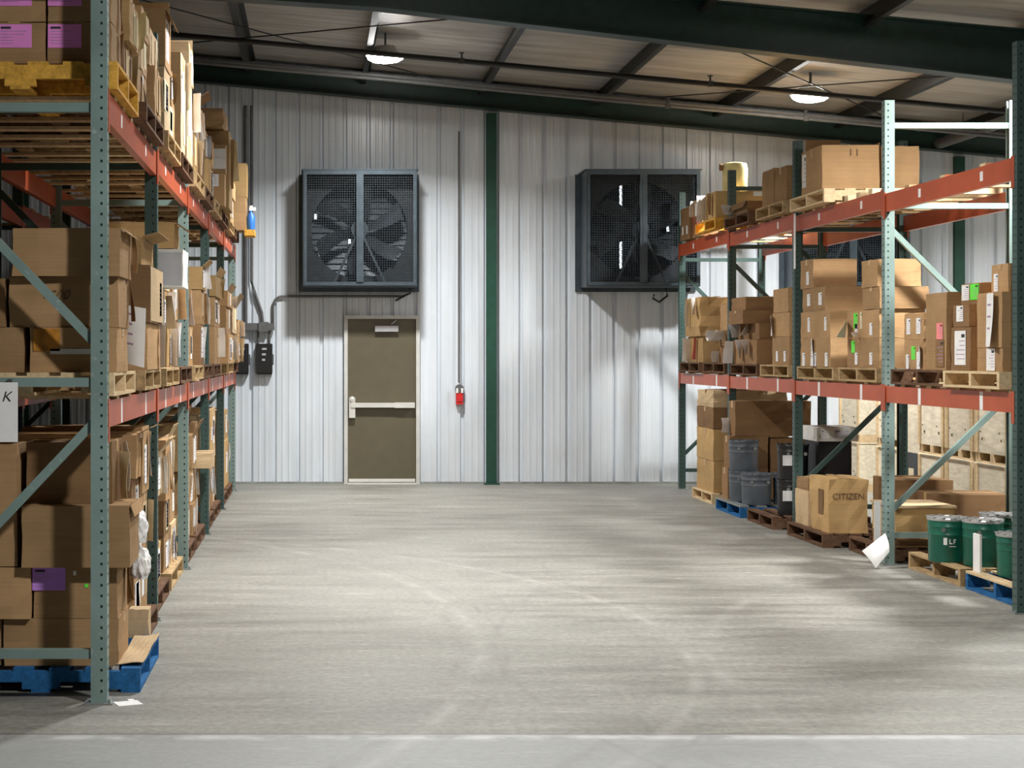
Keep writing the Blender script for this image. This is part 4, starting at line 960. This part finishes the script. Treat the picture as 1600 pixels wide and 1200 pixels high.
z = rc(1077, 1108, 322, z0 - .12 + .0, 20.0, .5, 'small brown carton with white stickers at the wall end of the upper shelf', mat='carton_dark', labels=lab2(2))
r_ = stack('R', 3, 'upper shelf', 'pink-papered pile', 19.45, 19.9, z0 - .12, [.24, .20], 4.50, .5, pap=1, papers=('paper', 'salmon', 'wrap'), openp=0)
# tag strip hanging at the third post
mb = MB(); mb.grid(lambda u, v_: (4.49 - .01 * v_, 15.60 + .06 * u - .03 * v_, 3.0 - .52 * v_), 1, 5, 0, (-.002, 0, 0)); tag(mb.build('hanging_strip', 'wrap'), 'long pale strip hanging from the upper beam at the third post', 'strip')

# floor, pail side
pallet(4.64, 5.64, 12.0, 13.05, 0, 'natural wooden pallet under the green pails', 'pallet', h=.13)
pallet(4.64, 5.64, 10.88, 11.90, 0, 'blue pallet with a pale deck beside the end post of the pail rack', 'pallet_blue', h=.13, deckmat='pallet_pale')
def pail(x, y, z, label, mat='green_steel', r=.142, h=.325, logo=False, group='steel pails', lid='lid_metal', cat='pail', handle=True):
    o = empty('steel_pail', (x, y, z), label, cat, group)
    mb = MB(); mb.lathe([(r * .93, 0), (r * .95, .01), (r * .965, h * .60), (r * .985, h * .61), (r * .985, h * .63), (r * .97, h * .64), (r * .985, h * .78), (r, h * .79), (r, h * .81), (r * .985, h * .82), (r * .99, h * .94)], 28); mb.build('pail_body', mat, o, smooth=True)
    mb = MB(); mb.lathe([(r * 1.02, h * .93), (r * 1.03, h * .97), (r * 1.01, h), (r * .93, h), (r * .92, h * .985)], 28, 0, cap0=True)
    for k in range(12):
        a = 2 * PI * k / 12; mb.box(r * .97 * math.cos(a) - .012, r * .97 * math.cos(a) + .012, r * .97 * math.sin(a) - .012, r * .97 * math.sin(a) + .012, h * .995, h * 1.012)
    mb.lathe([(.03, h * .985), (.03, h * 1.01)], 12, 0, (r * .45, 0, 0)); mb.build('lid', lid, o)
    mb = MB()
    for sx in (-1, 1): mb.lathe([(.018, 0), (.012, .012)], 10, 0, (sx * r * .55, -r * .86 + (-.012 if sx else 0), h * .74), 'y')
    mb.build('handle_ear', 'galv', o)
    if logo:
        mb = MB()
        for (a0, a1, z0_, z1_) in ((-.55, -.36, .40, .56), (-.25, -.20, .42, .53), (-.20, -.10, .42, .445), (-.04, .0, .42, .53), (0, .10, .505, .53), (.0, .08, .46, .48), (-.25, .10, .36, .375)):
            m_ = len(mb.v); rr_ = r * .972
            for zz in (z0_ * h, z1_ * h):
                for i in range(4):
                    a = -PI / 2 + a0 + (a1 - a0) * i / 3 + 0.0; mb.v.append((rr_ * math.cos(a), rr_ * math.sin(a), zz))
            for i in range(3): mb.f.append((m_ + i, m_ + i + 1, m_ + i + 5, m_ + i + 4)); mb.mi.append(0)
        mb.build('printed_logo', 'paper', o)
    return o
gp = 'green steel pails'
pail(WX(1480, 12.47), 12.47, .13, 'green pail with a white printed logo, standing alone at the row end', logo=True, group=gp, h=.33)
pail(WX(1537, 12.18), 12.20, .13, 'green pail second in the row, between the logo pail and the small one', group=gp, h=.34)
pail(WX(1588, 11.62), 11.60, .13, 'green pail on the blue pallet, closest to the end post', group=gp, r=.14, h=.30)
pail(5.18, 12.62, .13, 'green pail behind the logo pail, only its lid showing', group=gp, h=.34)
pail(5.25, 12.20, .13, 'green pail behind the second pail in the row', group=gp, h=.34)
pail(5.25, 11.62, .13, 'green pail behind the small pail on the blue pallet', group=gp, h=.33)
carton(4.685, 4.70, 11.76, 11.88, .131, .40, 'thin white board standing between two green pails', mat='paper', sgn=-1, tape=False, crush=0, name='white_board', cat='board', group=None)
# second bay floor
pallet(4.56, 5.52, 13.36, 14.26, 0, 'reddish brown pallet behind the leaning white sheet', 'pallet_dark')
z = rc(1395, 1480, 836, .121, 13.40, .50, 'low carton with a torn flap under the pale-lidded carton', mat='carton_dark', flaps=[('C', .10, -20)])
z = rc(1398, 1492, 794, z, 13.40, .55, 'golden flat carton with a pale lid beside the pails', mat='kraft', labels=[])
mb = MB(); mb.box(WX(1396, 13.4), WX(1494, 13.4), 13.385, 13.965, z, z + .02); tag(mb.build('carton_lid', 'carton_pale'), 'pale loose lid lying on the golden flat carton', 'lid')
rc(1462, 1580, 773, 0, 14.32, .50, 'wide brown carton behind the green pails', mat='carton_dark')
rc(1398, 1490, 750, 0, 14.9, .60, 'brown carton with a pale top edge behind the pale-lidded carton', mat='carton_dark')
CA, CB, CC, CD = Vector((4.475, 13.10, .27)), Vector((4.26, 13.0, .14)), Vector((4.35, 12.95, .012)), Vector((4.48, 13.02, .13))
mb = MB(); mb.grid(lambda u, v_: (CA * (1 - u) + CB * u) * (1 - v_) + (CD * (1 - u) + CC * u) * v_ + Vector((0, -.03 * math.sin(v_ * PI), 0)), 4, 6, 0, (0, .0015, 0))
tag(mb.build('paper_sheet', 'paper', None, smooth=True), 'white printed sheet hanging down onto the floor at the pale-topped post', 'paper')
mb = MB(); mb.box(4.465, 4.515, 13.325, 13.333, .0, .50); tag(mb.build('white_board', 'paper'), 'narrow white board standing behind the pale-topped post', 'board')
pallet(4.38, 5.10, 14.40, 15.50, 0, 'dark pallet under the carton lettered CITIZEN', 'pallet_dark')
oC, z = px_carton(1293, 1359, 748, .121, 14.46, .56, 'big golden carton with handwritten capital letters', sgn=-1, mat='kraft', crush=.02, labels=[('carton_dark', 'A', .35, .55, .14, .22, False)])
text_mesh('CITIZEN', .075, 'ink_brown', oC, (-.005, -.2795, .32), (PI/2, 0, 0), 'handwriting', shear=.1)
z = rc(1262, 1300, 767, .121, 15.06, .40, 'pale carton between the black pails and the lettered carton', mat='carton_pale')
rc(1262, 1298, 748, z, 15.08, .36, 'small tan carton on the pale carton beside the third post', mat='carton')
# third bay floor
pallet(4.36, 5.30, 15.92, 16.86, 0, 'dark weathered pallet under the black pails', 'pallet_dark', h=.12)
gb = 'black plastic pails'
bp1 = pail(4.64, 16.22, .121, 'black pail with white labels, lower of two, beyond the third post', 'black_plastic', .15, .34, group=gb, lid='black_plastic')
bp2 = pail(4.64, 16.22, .463, 'black pail with a white label, upper of two, beyond the third post', 'black_plastic', .15, .34, group=gb, lid='black_plastic')
for bp in (bp1, bp2):
    mb = MB(); mb.box(-.14, -.05, -.152, -.147, .14, .24); mb.build('paper_label', 'paper', bp)
carton(4.83, 5.15, 16.02, 16.5, .121, .84, 'tall black cabinet standing beside the black pails', mat='black_plastic', sgn=-1, tape=False, name='black_cabinet', cat='cabinet', crush=.002, group=None)
carton(4.80, 5.20, 15.98, 16.5, .842, .98, 'white carton with printed labels on top of the black cabinet', mat='white_carton', sgn=-1, labels=[('paper_grey', 'C', .6, .5, .14, .08), ('paper', 'C', .2, .5, .08, .08)])
pallet(4.34, 5.34, 17.06, 18.10, 0, 'blue pallet with a weathered deck under the grey pails', 'pallet_blue', h=.125, deckmat='galv')
gg = 'grey plastic pails'
for (x, y, z, lab) in ((4.56, 17.26, .126, 'grey pail facing the camera, bottom of the stack on the blue pallet'), (4.53, 17.66, .126, 'grey pail second row, bottom of the tall stack'), (4.53, 17.66, .448, 'grey pail on top of the tall stack, blue pallet'), (4.90, 17.30, .126, 'grey pail farther under the rack on the blue pallet')):
    pail(x, y, z, lab, 'grey_plastic', .155, .32, group=gg, lid='grey_plastic')
for (za, zb, x0, x1, lab) in ((.126, .46, 4.40, 4.84, 'brown carton behind the stacked grey pails, lowest'), (.462, .80, 4.42, 4.84, 'brown carton behind the stacked grey pails, middle'), (.126, .44, 4.86, 5.32, 'dark carton behind the black cabinet, lowest'), (.442, .78, 4.86, 5.32, 'dark carton behind the black cabinet, middle'), (.802, 1.18, 4.48, 5.30, 'wide dark carton draped with plastic over the grey pails')):
    carton(x0, x1, 17.83, 18.09, za, zb, lab, mat='carton_dark', sgn=-1, sheets=[('wrap', .9, .5, .10, .16, 70, .05)] if za > .8 else [])
pallet(4.42, 5.40, 18.62, 19.60, 0, 'pale wooden pallet under the tan carton column', 'pallet_pale', h=.12)
z = .121
for k, (h_, lab) in enumerate(((.36, 'tan carton at the bottom of the column beyond the fourth post'), (.36, 'tan carton second in the column beyond the fourth post'), (.24, 'short tan carton third in the column beyond the fourth post'), (.20, 'pale creased carton on top of the column beyond the fourth post'))):
    carton(4.45, 5.30, 18.68, 19.5, z, z + h_ - .001, lab, mat=['kraft', 'kraft', 'carton_dark', 'carton_pale'][k], sgn=-1, crush=.02 if k == 3 else .008); z += h_
# plywood crates behind the rack
def crate(y0, y1, z0, z1, label, xa=6.62, mat='plywood'):
    r = empty('plywood_crate', (xa + .45, (y0 + y1) / 2, z0), label, 'crate', 'plywood crates'); w2, l2, h = .45, (y1 - y0) / 2, z1 - z0
    mb = MB(); mb.box(-w2, w2, -l2, l2, .10, h - .012); mb.build('box_body', mat, r)
    mb = MB(); mb.box(-w2 - .01, w2 + .01, -l2 - .005, l2 + .005, h - .012, h); mb.build('lid', mat, r)
    for y in (-l2, l2 - .05):
        mb = MB(); mb.box(-w2 - .018, -w2, y, y + .05, .10, h - .012); mb.build('batten', 'pallet_pale', r)
    for y in (-l2, -.04, l2 - .08):
        mb = MB(); mb.box(-w2, w2, y, y + .08, .018, .10); mb.build('skid', 'pallet_pale', r)
    mb = MB(); mb.box(-w2, w2, -l2, l2, 0, .018); mb.build('base_board', 'pallet_pale', r)
    mb = MB()
    for y in (-l2 * .6, l2 * .55): mb.box(-w2 - .021, -w2 - .018 + .0, y, y + .03, h * .4, h * .42); mb.box(-w2 - .002, -w2, y, y + .03, h * .3, h * .33)
    mb.build('stencil_mark', 'ink_brown', r)
    return r
ys = [(15.05, 15.86), (15.92, 16.72), (16.78, 17.5), (17.56, 18.28), (18.9, 19.65), (20.3, 21.05)]
CN = ['first', 'second', 'third', 'fourth', 'fifth', 'sixth']
for i, (a, b_) in enumerate(ys):
    xa = 6.62
    crate(a, b_, 0, .60, f'plywood crate, lower tier, {CN[i]} from the pail end behind the rack', xa)
    crate(a, b_, .60, 1.36, f'plywood crate, upper tier, {CN[i]} from the pail end behind the rack', xa)
carton(6.64, 7.3, 18.32, 18.86, 0, .58, 'black squat case between lower plywood crates', mat='black_plastic', sgn=-1, tape=False, crush=.002, name='black_case', cat='case', group=None, labels=[('cream', 'A', .5, .6, .16, .12, False)])
carton(6.64, 7.3, 18.32, 18.86, .582, 1.3, 'yellowish narrow crate filling the gap in the upper crate tier', mat='plywood', sgn=-1, tape=False, name='narrow_crate', cat='crate', group=None)
